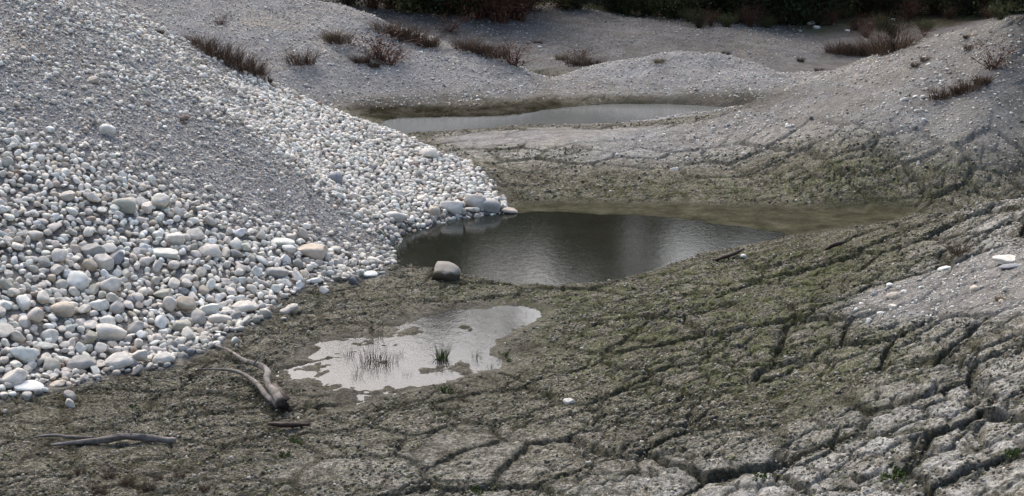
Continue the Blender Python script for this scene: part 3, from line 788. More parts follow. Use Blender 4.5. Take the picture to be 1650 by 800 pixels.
def where_name(px, py, x, y):
    if py > 560: return 'at the muddy lower corner of the bank' if px < 150 else 'on the mud edge near the big pale boulder'
    if py > 495: return 'low on the bank at the picture edge' if px < 130 else ('on the lower slope above the wedge shaped boulder' if px < 270 else 'near the mud corner by the driftwood')
    if py > 425: return 'on the slope below the big smooth white boulder' if px < 150 else ('on the slope under the broad pale boulder' if px < 350 else 'on the edge of the mud below the slabs')
    if px < 120: return 'high at the edge of the cobble slope'
    if px < 250: return 'among the stones around the bluish boulder'
    if px < 400: return 'around the egg shaped cobble mid slope'
    if px < 620: return 'beside the slabs under the gravel tongue'
    return 'on the end of the bank above the pond'
cls = {}
for i in np.nonzero(ind)[0]:
    shp = 'flat' if fl[i] < .54 else ('long' if asp[i] < .74 else 'rounded')
    cls.setdefault((CNAME[kc[i]], shp, where_name(px[i], py[i], cob[i, 0], cob[i, 1])), []).append(i)
proto_pick = rng.integers(0, 10, n)
for (cn, shp, wh), L in cls.items():
    L.sort(key=lambda i: -rr[i])
    for r_, i in enumerate(L):
        if len(L) == 1: lab = f"{cn} {shp} cobble {wh}"
        elif len(L) == 2: lab = f"{('larger', 'smaller')[r_]} {cn} {shp} cobble {wh}"
        elif len(L) == 3: lab = f"{('largest', 'middle sized', 'smallest')[r_]} {cn} {shp} cobble {wh}"
        elif r_ == 0: lab = f"largest {cn} {shp} cobble {wh}"
        else: lab = f"{cn} {shp} cobble, not the largest, {wh}"
        add_stone('cobble', cob[i, 0], cob[i, 1], zc[i], dims[i], Rm[i], np.clip(cc[i], .03, .8), int(proto_pick[i]), lab, 'cobble', 'cobbles on the left bank')
m = ~ind
hp = Heap()
hp.add(2, cob[m, 0], cob[m, 1], zc[m], dims[m], Rm[m], cc[m])
# fine gravel of the left bank
def fine(n, fn, x0, x1, y0, y1, rlo, rhi, pr, mul=1.0, heap=None, power=2.0, tilt=.4, sink=(.0, .6), sub=1):
    x = rng.uniform(x0, x1, n); y = rng.uniform(y0, y1, n); keep = rng.random(n) < fn(x, y); x, y = x[keep], y[keep]; n = len(x)
    r = rlo + (rhi - rlo) * rng.random(n) ** power
    d = np.stack([r, r * rng.uniform(.6, .95, n), r * rng.uniform(.4, .8, n)], -1)
    k, c = pick_cols(n, pr); c = c * (1 - .55 * FAR_SHADE(x, y))[:, None]
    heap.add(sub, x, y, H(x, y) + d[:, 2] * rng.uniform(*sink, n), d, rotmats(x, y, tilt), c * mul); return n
blu = [7, 16, 24, 7, 24, 8, 12, 3]
zlf = lambda x, y: np.clip(smooth(.45, .75, sample(zl, x, y)), 0, 1)
stre = lambda x, y: .5 + .5 * smooth(-.3, .3, fbm((x * .6 + y * .8) * .25, (x * .8 - y * .6) * 1.6, 1.0, 4, 205))
nn = fine(130000, lambda x, y: zlf(x, y) * (1 - .9 * smooth(.2, .7, sample(SIZE, x, y))), -10.5, .6, 9, 24, .010, .024, blu, 1.0, hp, 1.5)
nn += fine(20000, lambda x, y: zlf(x, y) * (1 - .7 * sample(tongue, x, y)) * (.12 + .88 * stre0(x, y)), -10.5, .6, 9, 24, .022, .05, [20, 22, 16, 8, 12, 8, 4, 2], 1.0, hp, 2.2)
print("fine", nn)
hp.build("river_gravel", SA, "pale cobbles and bluish gravel covering the left bank")

# gravel of the other banks
h2 = Heap()
gfar = lambda x, y: sample(gravel_far, x, y) * smooth(46, 43, y)
nn = fine(60000, lambda x, y: gfar(x, y) * (1 - .6 * smooth(33, 35, y)), -12, 9, 26, 46, .014, .032, [16, 24, 22, 10, 4, 12, 10, 2], .95, h2, 1.8)
nn += fine(1500, gfar, -12, 9, 26, 46, .03, .055, [30, 24, 16, 10, 8, 6, 8, 2], .95, h2, 2.5)
frb = lambda x, y: sample(rb_gravel, x, y) * smooth(.1, .5, fbm(x, y, 1.4, 3, 301) * .5 + .45)
nn += fine(17000, frb, 0, 14, 19, 27, .013, .030, [14, 24, 20, 12, 4, 12, 10, 3], .95, h2, 1.6)
nn += fine(600, frb, 0, 14, 19, 27, .03, .05, [30, 22, 10, 10, 5, 5, 3, 1], 1, h2, 2)
fp = lambda x, y: smooth(.3, .7, sample(patch, x, y))
nn += fine(16000, fp, 2, 8, 10, 15, .006, .016, [26, 24, 16, 10, 8, 6, 5, 2], 1, h2, 1.8)
nn += fine(320, fp, 2, 8, 10, 15, .016, .035, [40, 24, 6, 10, 2, 2, 1, 1], 1, h2, 2)
print("far gravel", nn)
h2.build("bank_gravel", SA, "loose grey gravel on the far banks, the mound and the right bank")

# crumbs of dried silt and grit lying on the mud
h3 = Heap()
fmud = lambda x, y: (1 - smooth(.2, .5, sample(GRAVEL, x, y))) * (1 - smooth(.05, .3, sample(nearwater, x, y))) * smooth(-.5, .3, fbm(x, y, .5, 3, 401))
EARTH = COLS.copy()
COLS = np.array([(.38, .37, .34), (.20, .19, .165), (.12, .116, .09), (.25, .235, .20), (.12, .115, .085), (.14, .155, .075), (.10, .095, .07), (.14, .10, .08)])
nn = fine(90000, fmud, -5, 8, 7.5, 17.5, .006, .019, [10, 22, 22, 10, 12, 12, 9, 5], 1, h3, 1.6, .6, (-.2, .5))
nn += fine(16000, fmud, -3, 11, 17.5, 26, .012, .032, [10, 22, 22, 10, 12, 12, 9, 5], 1, h3, 1.6, .6, (-.2, .5))
COLS = EARTH
nn += fine(2600, lambda x, y: fmud(x, y) * (.08 + sample(DRY, x, y)), -4, 8, 7.5, 20, .006, .015, [30, 20, 10, 8, 4, 4, 1, 1], .9, h3, 2, .5, (-.2, .4))
print("crumbs", nn)
h3.build("mud_crumbs", SA, "small crumbs of dried silt and grit strewn over the mud")

# ------------------------------------------------------------------ tubes, twigs, leaves
def tubes(paths, sides=5):
    """paths: list of (points (n,3), radii (n,))"""
    V = []; F = []; b = 0
    for Pp, rad in paths:
        Pp = np.asarray(Pp, float); n = len(Pp); rad = np.broadcast_to(rad, (n,))
        T = np.gradient(Pp, axis=0); T /= np.linalg.norm(T, axis=1, keepdims=True) + 1e-9
        up = np.array([0, 0, 1.]) if abs(T[:, 2]).mean() < .8 else np.array([1., 0, 0])
        A = np.cross(T, up); A /= np.linalg.norm(A, axis=1, keepdims=True) + 1e-9; B = np.cross(T, A)
        th = np.arange(sides) * 2 * np.pi / sides
        ring = Pp[:, None, :] + rad[:, None, None] * (np.cos(th)[None, :, None] * A[:, None, :] + np.sin(th)[None, :, None] * B[:, None, :])
        V.append(ring.reshape(-1, 3))
        i = np.arange(n - 1)[:, None] * sides; j = np.arange(sides)[None, :]; j2 = (j + 1) % sides
        F.append((np.stack([i + j, i + j2, i + sides + j2, i + sides + j], -1).reshape(-1, 4) + b))
        b += n * sides
        V.append(Pp[[0, -1]]); 
        e0 = np.arange(sides); e1 = (e0 + 1) % sides
        F.append(np.stack([np.full(sides, b), e1 + b - n * sides, e0 + b - n * sides, np.full(sides, b)], -1)[:, [0, 1, 2, 0]] if False else np.stack([e0 * 0 + b, e1 + b - n * sides, e0 + b - n * sides, e0 * 0 + b], -1)[:0])
        b += 2
    return np.vstack(V), np.vstack(F)

def blades(n, h, spread, width, r, lean=.5, base=.05):
    """thin curved blades, each a tapered three-sided spike"""
    a = r.uniform(0, 2 * np.pi, n); br = base * np.sqrt(r.random(n)); le = lean * r.random(n) ** .7; hh = h * r.uniform(.45, 1, n)
    t = np.linspace(0, 1, 5)
    a2 = a + r.normal(0, .6, n)
    X = (br * np.cos(a))[:, None] + (np.cos(a2) * le * hh)[:, None] * t ** 1.6; Y = (br * np.sin(a))[:, None] + (np.sin(a2) * le * hh)[:, None] * t ** 1.6
    Zz = hh[:, None] * (t - .25 * le[:, None] * t ** 2)
    Pm = np.stack([X, Y, Zz], -1); wv = width * (1 - t * .9)
    th = np.arange(3) * 2.094
    yaw = r.uniform(0, 6.28, n)
    off = np.stack([np.cos(th[None] + yaw[:, None]), np.sin(th[None] + yaw[:, None]), np.zeros((n, 3))], -1)
    V = (Pm[:, :, None, :] + off[:, None, :, :] * wv[None, :, None, None]).reshape(-1, 3)
    i = np.arange(4)[:, None] * 3; j = np.arange(3)[None]; q = np.stack([i + j, i + (j + 1) % 3, i + 3 + (j + 1) % 3, i + 3 + j], -1).reshape(-1, 4)
    F = (q[None] + (np.arange(n) * 15)[:, None, None]).reshape(-1, 4)
    return V, F, np.repeat(r.random(n), 15)

def leaf_quads(C, size, r, droop=0):
    n = len(C)
    N = r.normal(size=(n, 3)); N /= np.linalg.norm(N, axis=1, keepdims=True)
    T = np.cross(N, r.normal(size=(n, 3))); T /= np.linalg.norm(T, axis=1, keepdims=True); B = np.cross(N, T)
    s = size * r.uniform(.6, 1.3, (n, 1))
    V = np.stack([C - T * s, C + B * s * .5, C + T * s, C - B * s * .5], 1).reshape(-1, 3)
    return V, np.arange(4 * n).reshape(n, 4)

DRYG = leaf_mat("dry_stalks", (.045, .028, .020), (.17, .115, .080)); DRYY = leaf_mat("straw", (.10, .075, .04), (.26, .21, .13)); GRN = leaf_mat("green_blades", (.03, .05, .012), (.10, .14, .04))
DARKG = leaf_mat("dark_leaves", (.010, .018, .008), (.040, .055, .018)); REDB = leaf_mat("red_brown_twigs", (.05, .025, .018), (.17, .085, .058)); OLIVE = leaf_mat("olive_leaves", (.04, .048, .015), (.13, .125, .05))
BARK = simple_mat("bark", (.035, .028, .022), (.10, .08, .06), 6, .9, .5, .03)

def grass_mesh(name, n, h, base, width, mat, seed, lean=.5):
    r = np.random.default_rng(seed); V, F, t = blades(n, h, 0, width, r, lean, base)
    return make_mesh(name, V, F, mat, False, dict(tint=t))

def twig_bush(name, h, spread, nst, mat, seed, leaves=0, lmat=None, rad=.012, lsize=.03):
    r = np.random.default_rng(seed); paths = []; tips = []
    for i in range(nst):
        a = r.uniform(0, 6.28); le = spread * r.random() ** .6; hh = h * r.uniform(.5, 1)
        t = np.linspace(0, 1, 6)[:, None]; d = np.array([math.cos(a) * le, math.sin(a) * le, hh]); j = r.normal(0, .05 * h, (6, 3)); j[0] = 0
        Pp = np.array([r.normal(0, .06 * spread), r.normal(0, .06 * spread), -.05]) + d * np.hstack([t ** 1.3, t ** 1.3, t]) + np.cumsum(j, 0) * .35
        paths.append((Pp, rad * np.linspace(1, .25, 6)))
        for k in range(int(r.integers(3, 7))):
            q = r.integers(1, 6); s = Pp[q]; dd = d * .35 * r.uniform(.4, 1) + r.normal(0, .22 * h, 3); dd[2] = abs(dd[2]) * .8
            Q = s + dd * np.linspace(0, 1, 4)[:, None] + r.normal(0, .02 * h, (4, 3)) * np.array([0, .5, 1, 1])[:, None]
            paths.append((Q, rad * .5 * np.linspace(1, .3, 4))); tips += [Q[1], Q[2], Q[3]]
    V, F = tubes(paths, 3)
    t = np.repeat(r.random(len(V) // 3 + 1), 3)[:len(V)]
    me = make_mesh(name, V, F, mat, False, dict(tint=t))
    lm = None
    if leaves:
        tips = np.array(tips); C = tips[r.integers(0, len(tips), leaves)] + r.normal(0, .09 * h, (leaves, 3)); C[:, 2] = np.abs(C[:, 2])
        LV, LF = leaf_quads(C, lsize, r)
        lm = make_mesh(name + "_leaves", LV, LF, lmat, False, dict(tint=np.repeat(r.random(leaves), 4)))
    return me, lm

def g(px, py, dz=0):
    x, y = hit(px, py); return x, y, float(H(np.array([x]), np.array([y]))[0]) + dz

def plant(name, mes, px, py, scale, label, cat, group=None, sx=1.0, part='leaves', xyz=None):
    x, y, z = xyz or g(px, py)
    me, lm = mes if isinstance(mes, tuple) else (mes, None)
    if lm is None:
        o = link(name, me, label=label, cat=cat, group=group, loc=(x, y, z - .01))
    else:
        o = bpy.data.objects.new(name, None); col.objects.link(o); o.location = (x, y, z - .01); tag(o, label, cat, group)
        link('stem', me, o); link(part, lm, o)
    o.rotation_euler = (0, 0, random.uniform(0, 6.28)); o.scale = (scale * sx, scale * sx, scale)
    return o

print("plants")
TUFT = [grass_mesh("dry_tuft", 210, .5, .20, .0038, DRYG, 40 + i, .85) for i in range(3)]
TUFTL = [grass_mesh("dark_tuft", 220, .34, .16, .006, DRYG, 50 + i, .9) for i in range(2)]
STRAW = [grass_mesh("straw_tuft", 150, .3, .12, .004, DRYY, 60 + i, .8) for i in range(2)]
GRASS = [grass_mesh("green_tuft", 60, .16, .03, .0035, GRN, 70 + i, .6) for i in range(2)]
SHRUB = [twig_bush("dry_shrub", .5, .35, 16, REDB, 80 + i, 260, REDB, .008, .02) for i in range(3)]
row = 'row of dry brown grass on the left ridge'
for i, (px, py, s, lab) in enumerate([(312, 62, .62, 'uppermost reddish dry grass clump of the row on the left ridge'), (330, 72, .75, 'second reddish dry grass clump down the left ridge'), (348, 84, .8, 'third dry grass clump down the left ridge'),
        (368, 92, .85, 'fourth dry grass clump down the left ridge, one of the tallest'), (388, 104, .85, 'fifth dry grass clump down the left ridge'), (405, 110, .8, 'sixth dry grass clump down the left ridge'), (420, 117, .55, 'lowest short dry grass clump of the row on the left ridge')]):
    x, y, z = g(px, py + 9); plant('dry_grass_clump', TUFT[i % 3], 0, 0, s, lab, 'grass clump', row, 1.3, xyz=(x, y - .05, z))
for px, py, s, me_, lab, cat in [
    (256, 55, .35, TUFTL[0], 'small dark tuft alone at the head of the left ridge', 'grass tuft'), (278, 72, .22, TUFTL[1], 'tiny dark tuft below the small one on the left ridge', 'grass tuft'),
    (287, 85, .2, STRAW[0], 'tiny straw tuft lying on the upper gravel slope', 'grass tuft'), (433, 132, .3, TUFTL[0], 'small dark tuft under the lowest grass clump of the left ridge', 'grass tuft'),
    (355, 38, .5, SHRUB[0], 'small green black shrub behind the dry grass row', 'shrub'), (486, 108, .8, TUFT[0], 'lone upright brown tuft on the second gravel slope', 'grass tuft'),
    (534, 66, .9, STRAW[1], 'pale straw tuft high on the second gravel slope', 'grass tuft'), (548, 74, .7, TUFT[1], 'reddish tuft beside the pale straw tuft', 'grass tuft'),
    (582, 103, .6, TUFTL[1], 'low dark tuft left of the thin leafless shrub', 'grass tuft'), (612, 98, 1.1, SHRUB[1], 'thin leafless shrub on the second gravel slope', 'shrub'), (628, 106, .9, SHRUB[2], 'low brown shrub beside the thin leafless shrub', 'shrub'),
    (602, 110, .4, TUFTL[0], 'tiny tuft below the thin leafless shrub', 'grass tuft'),
    (622, 52, .8, TUFT[2], 'first tuft of the brown strip near the crest of the second bank', 'grass tuft'), (645, 58, .8, TUFTL[0], 'second tuft of the brown strip near the crest', 'grass tuft'), (665, 64, .9, TUFT[0], 'third tuft of the brown strip near the crest', 'grass tuft'), (688, 73, .9, TUFTL[1], 'last tuft of the brown strip near the crest', 'grass tuft'),
    (722, 55, .9, SHRUB[0], 'reddish shrub just behind the crest of the second bank', 'shrub'),
    (752, 82, .8, TUFT[1], 'first dark tuft along the crest line of the second bank', 'grass tuft'), (775, 88, .8, TUFTL[0], 'second dark tuft along the crest line', 'grass tuft'), (797, 96, .8, TUFT[2], 'third dark tuft along the crest line', 'grass tuft'), (826, 106, 1.0, SHRUB[1], 'rust coloured bush at the low end of the crest line', 'shrub'),
    (905, 98, .7, STRAW[0], 'faint pale tuft on the third bank', 'grass tuft'), (930, 106, .8, TUFT[0], 'brown tuft left of the dark one on the third bank', 'grass tuft'), (937, 98, .6, SHRUB[2], 'dark little shrub on the third bank', 'shrub'), (955, 106, .6, TUFT[1], 'brown tuft right of the dark shrub on the third bank', 'grass tuft'),
    (866, 70, .35, TUFTL[1], 'tiny dark tuft alone on the third bank slope', 'grass tuft'), (1062, 100, .5, STRAW[1], 'pale tuft on top of the round mound', 'grass tuft'),
    (1170, 88, .3, TUFTL[0], 'tiny tuft on the hollow behind the round mound', 'grass tuft'), (1290, 100, .45, TUFTL[1], 'dark tuft on the slope behind the mound', 'grass tuft'), (1320, 116, .5, TUFTL[0], 'small dark tuft low on the slope behind the mound', 'grass tuft'),
    (1490, 62, .55, SHRUB[2], 'dark round shrub standing on the right ridge', 'shrub'), (1557, 64, .25, TUFTL[1], 'tiny dark tuft right of the round shrub', 'grass tuft'),
    (1512, 162, .6, TUFT[0], 'reddish dead weed left of the dark weeds on the right bank', 'weed'), (1528, 158, .5, STRAW[0], 'pale dead weed in the weeds of the right bank', 'weed'), (1545, 150, .6, TUFTL[1], 'dark flattened weed in the middle of the right bank weeds', 'weed'), (1562, 148, .65, TUFT[1], 'tall brown weed of the right bank weeds', 'weed'),
    (1582, 138, .6, TUFTL[0], 'dark weed above the tall brown one', 'weed'), (1597, 112, .9, SHRUB[0], 'small dark twiggy weed uphill on the right bank', 'weed'), (1490, 100, .3, TUFT[2], 'little rusty weed high on the right bank', 'weed'), (1475, 108, .3, TUFT[0], 'second little rusty weed high on the right bank', 'weed'),
    (1560, 80, .3, TUFT[1], 'rusty weed near the ridge of the right bank', 'weed'), (1545, 413, .35, TUFT[1], 'small upright rusty weed on the near right slope', 'weed'), (1610, 485, .22, STRAW[0], 'sprawling dry weed in the gravel patch', 'weed'),
]:
    plant('grass_tuft' if 'tuft' in cat else cat, me_, px, py, s * (1.15 if 440 < px < 1200 else 1.0), lab, cat, sx=1.6 if 440 < px < 1200 else 1.2)
for i, (px, py, s) in enumerate([(1348, 92, 1.0), (1368, 93, 1.1), (1388, 92, 1.2), (1408, 90, 1.2), (1430, 88, 1.1), (1450, 80, .9)]):
    x, y, z = g(px, min(py, 88)); plant('rusty_grass_clump', TUFT[i % 3], 0, 0, s * 1.0, ('leftmost', 'second', 'third', 'fourth', 'fifth', 'rightmost')[i] + ' rusty grass clump in the notch behind the right ridge', 'grass clump', 'rusty grass in the notch', 1.6, xyz=(x, y, z))

# plants in and around the puddle
plant('marsh_grass', GRASS[0], 711, 584, 1.5, 'dark green grass tuft standing in the puddle', 'grass tuft')
for px, py, s, lab in [(600, 585, .55, 'tallest reddish stalks growing in the left part of the puddle'), (586, 596, .4, 'reddish stalks left of the tallest ones in the puddle'), (612, 592, .4, 'short reddish stalks right of the tallest ones'),
                       (632, 590, .3, 'thin stalks between the red stalks and the green tuft'), (642, 578, .25, 'small thin stalks behind the green tuft'), (766, 584, .28, 'short dark plant right of the green tuft'), (745, 560, .2, 'tiny plant behind the green tuft in the puddle'), (606, 540, .35, 'red stalks at the back edge of the puddle'), (576, 612, .25, 'low red sprig where the puddle narrows on the left'), (690, 560, .18, 'tiny dark sprig behind and left of the green tuft'), (656, 610, .22, 'short sprig at the front edge of the puddle, below the green tuft'), (790, 596, .22, 'short sprig at the right front corner of the puddle'), (560, 580, .3, 'thin red stalks at the left edge of the puddle')]:
    plant('water_weed', grass_mesh("stalks", 26, .3, .12, .0034, REDB if 'red' in lab else DRYG, 300 + px, .5), px, py, s * 1.7, lab, 'water plant', 'plants standing in the puddle')
LOWP = [twig_bush("leafy_weed", .07, .10, 10, GRN, 90 + i, 160, GRN, .002, .010) for i in range(2)]
for px, py, s, lab in [(716, 632, 1.2, 'bright green weed at the lower edge of the puddle'), (818, 575, 1.0, 'green weed on the right edge of the puddle'), (820, 585, .8, 'small green weed under the one at the right edge of the puddle'), (216, 657, .9, 'small weed alone on the mud above the fallen log'),
                       (460, 735, 1.2, 'green weed below the forked driftwood'), (475, 715, 1.0, 'green weed nearest to the thick end of the driftwood'), (762, 792, 1.3, 'bright green weed at the bottom edge of the picture'), (1450, 775, 1.3, 'green weed in a crack of the lower right slope'), (1425, 775, .9, 'smaller green weed left of the one in the lower right crack'),
                       (1228, 770, 1.0, 'dark green weed in a hollow of the lower right slope'), (1640, 735, 1.0, 'green weed in the crack at the right picture edge')]:
    plant('green_weed', LOWP[px % 2], px, py, s, lab, 'weed', 'green weeds on the mud')
for i, (px, py, s) in enumerate([(175, 772, .5), (205, 786, .45), (130, 765, .4), (240, 790, .5), (290, 772, .4), (330, 790, .4), (160, 795, .5), (255, 775, .35), (760, 745, .0)]):
    if s: plant('dead_weed', TUFT[i % 3], px, py, s * .45, ('brown withered weed', 'reddish withered weed', 'thin withered weed', 'low withered weed')[i % 4] + (' at the lower left edge, upper row', ' at the lower left edge, lower row')[py > 780], 'weed', 'withered weeds at the lower left')

# moss and tiny plants rooted in the cracks
r = np.random.default_rng(5); n = 60000
x = r.uniform(-5, 8, n); yy = r.uniform(7.6, 19, n)
k = (1 - sample(GRAVEL, x, yy)) * (.12 + .88 * CRK(x, yy)) * (.25 + .75 * sample(GREEN, x, yy)) * smooth(-.1, .4, fbm(x, yy, .8, 3, 501)) * (1 - smooth(.1, .4, sample(nearwater, x, yy)))
kp = r.random(n) < k * .8; x, yy = x[kp], yy[kp]; n = len(x); print("moss", n)
zz = H(x, yy); rep = 6
C = np.repeat(np.stack([x, yy, zz + .004], -1), rep, 0) + r.normal(0, .012, (n * rep, 3)) * np.array([1, 1, .5])
V, F = leaf_quads(C, .008, r)
link('moss', make_mesh('moss', V, F, OLIVE, False, dict(tint=np.repeat(np.repeat(r.random(n), rep), 4))), label='olive moss and tiny plants in the cracks of the mud', kind='stuff')

# ------------------------------------------------------------------ driftwood
WOOD = simple_mat("weathered_wood", (.05, .042, .035), (.30, .275, .25), 9, .85, .6, .01)
WOODD = simple_mat("wet_wood", (.018, .012, .009), (.07, .045, .035), 9, .6, .6, .01)
def limb(points, radii, sides=12, seed=1, wob=.22, steps=5):
    P_ = np.array(points, float); n = len(P_); t = np.linspace(0, n - 1, (n - 1) * steps + 1)
    def cr(A, t):
        i = np.clip(t.astype(int), 0, n - 2); u = (t - i)[:, None] if A.ndim > 1 else (t - i)
        a = A[np.clip(i - 1, 0, n - 1)]; b = A[i]; c = A[i + 1]; d = A[np.clip(i + 2, 0, n - 1)]
        return .5 * ((2 * b) + (-a + c) * u + (2 * a - 5 * b + 4 * c - d) * u ** 2 + (-a + 3 * b - 3 * c + d) * u ** 3)
    Q = cr(P_, t); rd = np.maximum(cr(np.array(radii, float), t), .002); r_ = np.random.default_rng(seed)
    kj = r_.normal(0, 1, (n, 3)); kj[0] = kj[-1] = 0; Q = Q + cr(kj, t) * .55 * rd[:, None] + r_.normal(0, .10, Q.shape) * rd[:, None]
    V, F = tubes([(Q, rd)], sides); m = len(Q)
    c = np.repeat(Q, sides, 0); ring = V[:m * sides]
    k = 1 + wob * (fbm(np.tile(np.arange(sides), m) * .8 + seed, np.repeat(np.arange(m), sides) * .35, 1.0, 3, seed))[:, None] * 2
    V[:m * sides] = c + (ring - c) * k
    a = m * sides; e = np.arange(sides); e1 = (e + 1) % sides
    F = np.vstack([F, np.stack([e * 0 + a, e1, e, e * 0 + a], -1)[:0]])
    caps = [[int(a), int(i), int(j)] for i, j in zip(e1, e)] + [[int(a + 1), int(i + a - sides), int(j + a - sides)] for i, j in zip(e, e1)]
    return V, F, caps
def limb_obj(name, points, radii, mat, parent=None, **kw):
    V, F, caps = limb(points, radii, **kw)
    me = bpy.data.meshes.new(name); me.from_pydata([tuple(v) for v in V], [], [tuple(int(q) for q in f) for f in F] + caps); me.materials.append(mat)
    for p_ in me.polygons: p_.use_smooth = True
    o = bpy.data.objects.new(name, me); col.objects.link(o); o.parent = parent
    return o
def gp(px, py, h):                       # point standing h above the ground, seen at px,py
    x, y = hit(px, py); 
    dx, dy, dz = ray(px, py)
    for _ in range(6):
        z = float(sample(BASE, np.array([x]), np.array([y]))[0]) + h
        t = (z - CAMZ) / dz; x, y = dx * t, dy * t
    return (x, y, z)
dw = bpy.data.objects.new("forked_driftwood", None); col.objects.link(dw)
tag(dw, 'forked weathered branch with a dark wet butt, arching over the mud beside the puddle', 'driftwood')
limb_obj("main_branch", [gp(345, 556, .03), gp(372, 566, .05), gp(395, 578, .08), gp(418, 592, .12), gp(432, 612, .13), gp(444, 632, .12), gp(452, 648, .10)], [.006, .014, .019, .024, .029, .033, .035], WOOD, dw, seed=3)
limb_obj("butt", [gp(440, 622, .11), gp(452, 636, .10), gp(461, 650, .05), gp(463, 663, -.03)], [.034, .046, .052, .048], WOODD, dw, seed=4, wob=.2)
limb_obj("side_branch", [gp(318, 596, .02), gp(350, 597, .04), gp(385, 602, .05), gp(412, 616, .07), gp(430, 634, .07), gp(446, 652, .05)], [.006, .011, .017, .022, .026, .027], WOOD, dw, seed=6)
limb_obj("twig", [gp(408, 588, .11), gp(416, 578, .16), gp(420, 572, .2)], [.014, .009, .004], WOOD, dw, seed=8, sides=6)
lg = bpy.data.objects.new("fallen_log", None); col.objects.link(lg)
tag(lg, 'slender bleached log lying flat on the mud at the lower left', 'log')
limb_obj("trunk", [gp(82, 718, .02), gp(120, 712, .03), gp(165, 708, .04), gp(210, 705, .045), gp(252, 705, .045), gp(283, 710, .03)], [.008, .018, .024, .027, .028, .020], WOOD, lg, seed=12)
limb_obj("branch", [gp(50, 706, .02), gp(80, 703, .03), gp(115, 704, .04), gp(150, 706, .045)], [.006, .012, .014, .016], WOOD, lg, seed=13, sides=8)
limb_obj("twig", [gp(212, 702, .08), gp(213, 697, .1), gp(211, 692, .12)], [.008, .006, .003], WOOD, lg, seed=14, sides=6)
for pts_, rd, mat, lab in [([gp(1148, 418, .02), gp(1162, 416, .05), gp(1182, 407, .07), gp(1199, 402, .06)], [.010, .020, .022, .014], WOODD, 'short dark stick on the right pond shore next to the white pebble'),
                           ([gp(432, 683, .02), gp(460, 686, .03), gp(500, 684, .02)], [.014, .022, .010], WOODD, 'dark wet stick on the mud below the butt of the driftwood'),
                           ([gp(1330, 402, .02), gp(1345, 396, .03), gp(1362, 390, .02)], [.014, .024, .012], WOODD, 'dark stub of wood on the near right slope')]:
    o = limb_obj("stick", pts_, rd, mat, None, seed=len(lab), sides=8); tag(o, lab, 'stick')

# ------------------------------------------------------------------ trees and bushes beyond the plateau
def tree_meshes(seed, h, mat, nleaf, lsz, bare=False):
    r = np.random.default_rng(seed); paths = []; tips = []
    t = np.linspace(0, 1, 7)
    tr = np.stack([r.normal(0, .25) * t + .12 * np.sin(t * 5 + seed), r.normal(0, .25) * t, -.4 + (h * .85 + .4) * t], -1)
    trunk = (tr, .17 * h / 10 * np.linspace(1, .25, 7))
    for i in range(26):
        q = r.uniform(.16, .98); s = np.array([np.interp(q, t, tr[:, c]) for c in range(3)]); a = r.uniform(0, 6.28); L = h * (.34 - .17 * q) * r.uniform(.7, 1.25)
        e = np.array([math.cos(a) * L, math.sin(a) * L, L * r.uniform(.2, .8)]); u = np.linspace(0, 1, 6)[:, None]
        Q = s + e * u + r.normal(0, .06 * L, (6, 3)) * u; paths.append((Q, .055 * np.linspace(1, .2, 6)))
        for k in range(5):
            c = Q[r.integers(2, 6)]; d = r.normal(0, .30 * L, 3); d[2] = abs(d[2]); W = c + d * np.linspace(0, 1, 4)[:, None]
            paths.append((W, .02 * np.linspace(1, .3, 4))); tips += [W[1], W[2], W[3]]
    tv_, tf_ = tubes([trunk], 8); bv, bf = tubes(paths, 4)
    trm = make_mesh("tree_trunk", tv_, tf_, BARK, True); lm_ = make_mesh("tree_limbs", bv, bf, BARK, True)
    tips = np.array(tips); C = tips[r.integers(0, len(tips), nleaf)] + r.normal(0, .33, (nleaf, 3))
    V, F = leaf_quads(C, lsz, r)
    cr_ = make_mesh("tree_crown", V, F, mat, False, dict(tint=np.repeat(r.random(nleaf), 4)))
    return trm, lm_, cr_
print("trees")
TM = [tree_meshes(1, 13, DARKG, 9000, .13), tree_meshes(2, 12, OLIVE, 7500, .12), tree_meshes(3, 11, REDB, 5200, .10), tree_meshes(4, 14, DARKG, 9500, .13)]
TL = ['tall dark green tree in the belt beyond the banks', 'olive leaved tree in the belt beyond the banks', 'reddish thin crowned tree in the belt beyond the banks', 'tallest dark crowned tree in the belt beyond the banks']
def tree(k, x, y, s, label=None):
    z = float(sample(BASE, np.array([x]), np.array([y]))[0])
    o = bpy.data.objects.new("tree", None); col.objects.link(o); o.location = (x, y, z); o.scale = (s, s, s); o.rotation_euler = (0, 0, random.uniform(0, 6.28))
    tag(o, label or TL[k], 'tree', 'trees beyond the banks')
    for nm, me_ in zip(('trunk', 'limbs', 'crown'), TM[k]): link(nm, me_, o)
i = 0
for yrow, step, sk in ((53, 2.6, .62), (59, 3.2, .675), (67, 4, .72)):
    x = -30 + (yrow % 3)
    while x < 34:
        tree((i * 7 + int(yrow)) % 4 if i % 3 else 0, x + random.uniform(-1, 1), yrow + random.uniform(-1.6, 1.6), random.uniform(.82, 1.06) * sk); x += step; i += 1
for tx, ty, tk, ts, tl in ((-2.1, 57, 3, .93, 'slender dark tree rising above the belt, left of centre'), (-5.6, 58, 2, 1.12, 'thin bare topped tree rising above the left part of the belt'), (-3.9, 60, 1, 1.0, 'olive tree between the two that rise above the belt'), (1.5, 56, 1, .80, 'olive tree just right of the middle of the belt, its tip above its neighbours'), (4.6, 60, 0, .96, 'dark tree rising above the right part of the belt')):
    tree(tk, tx, ty, ts, tl)
tree(2, D(958, 12, 46.5)[0], 46.5, .6, 'small tree whose dark trunk stands behind the third bank')

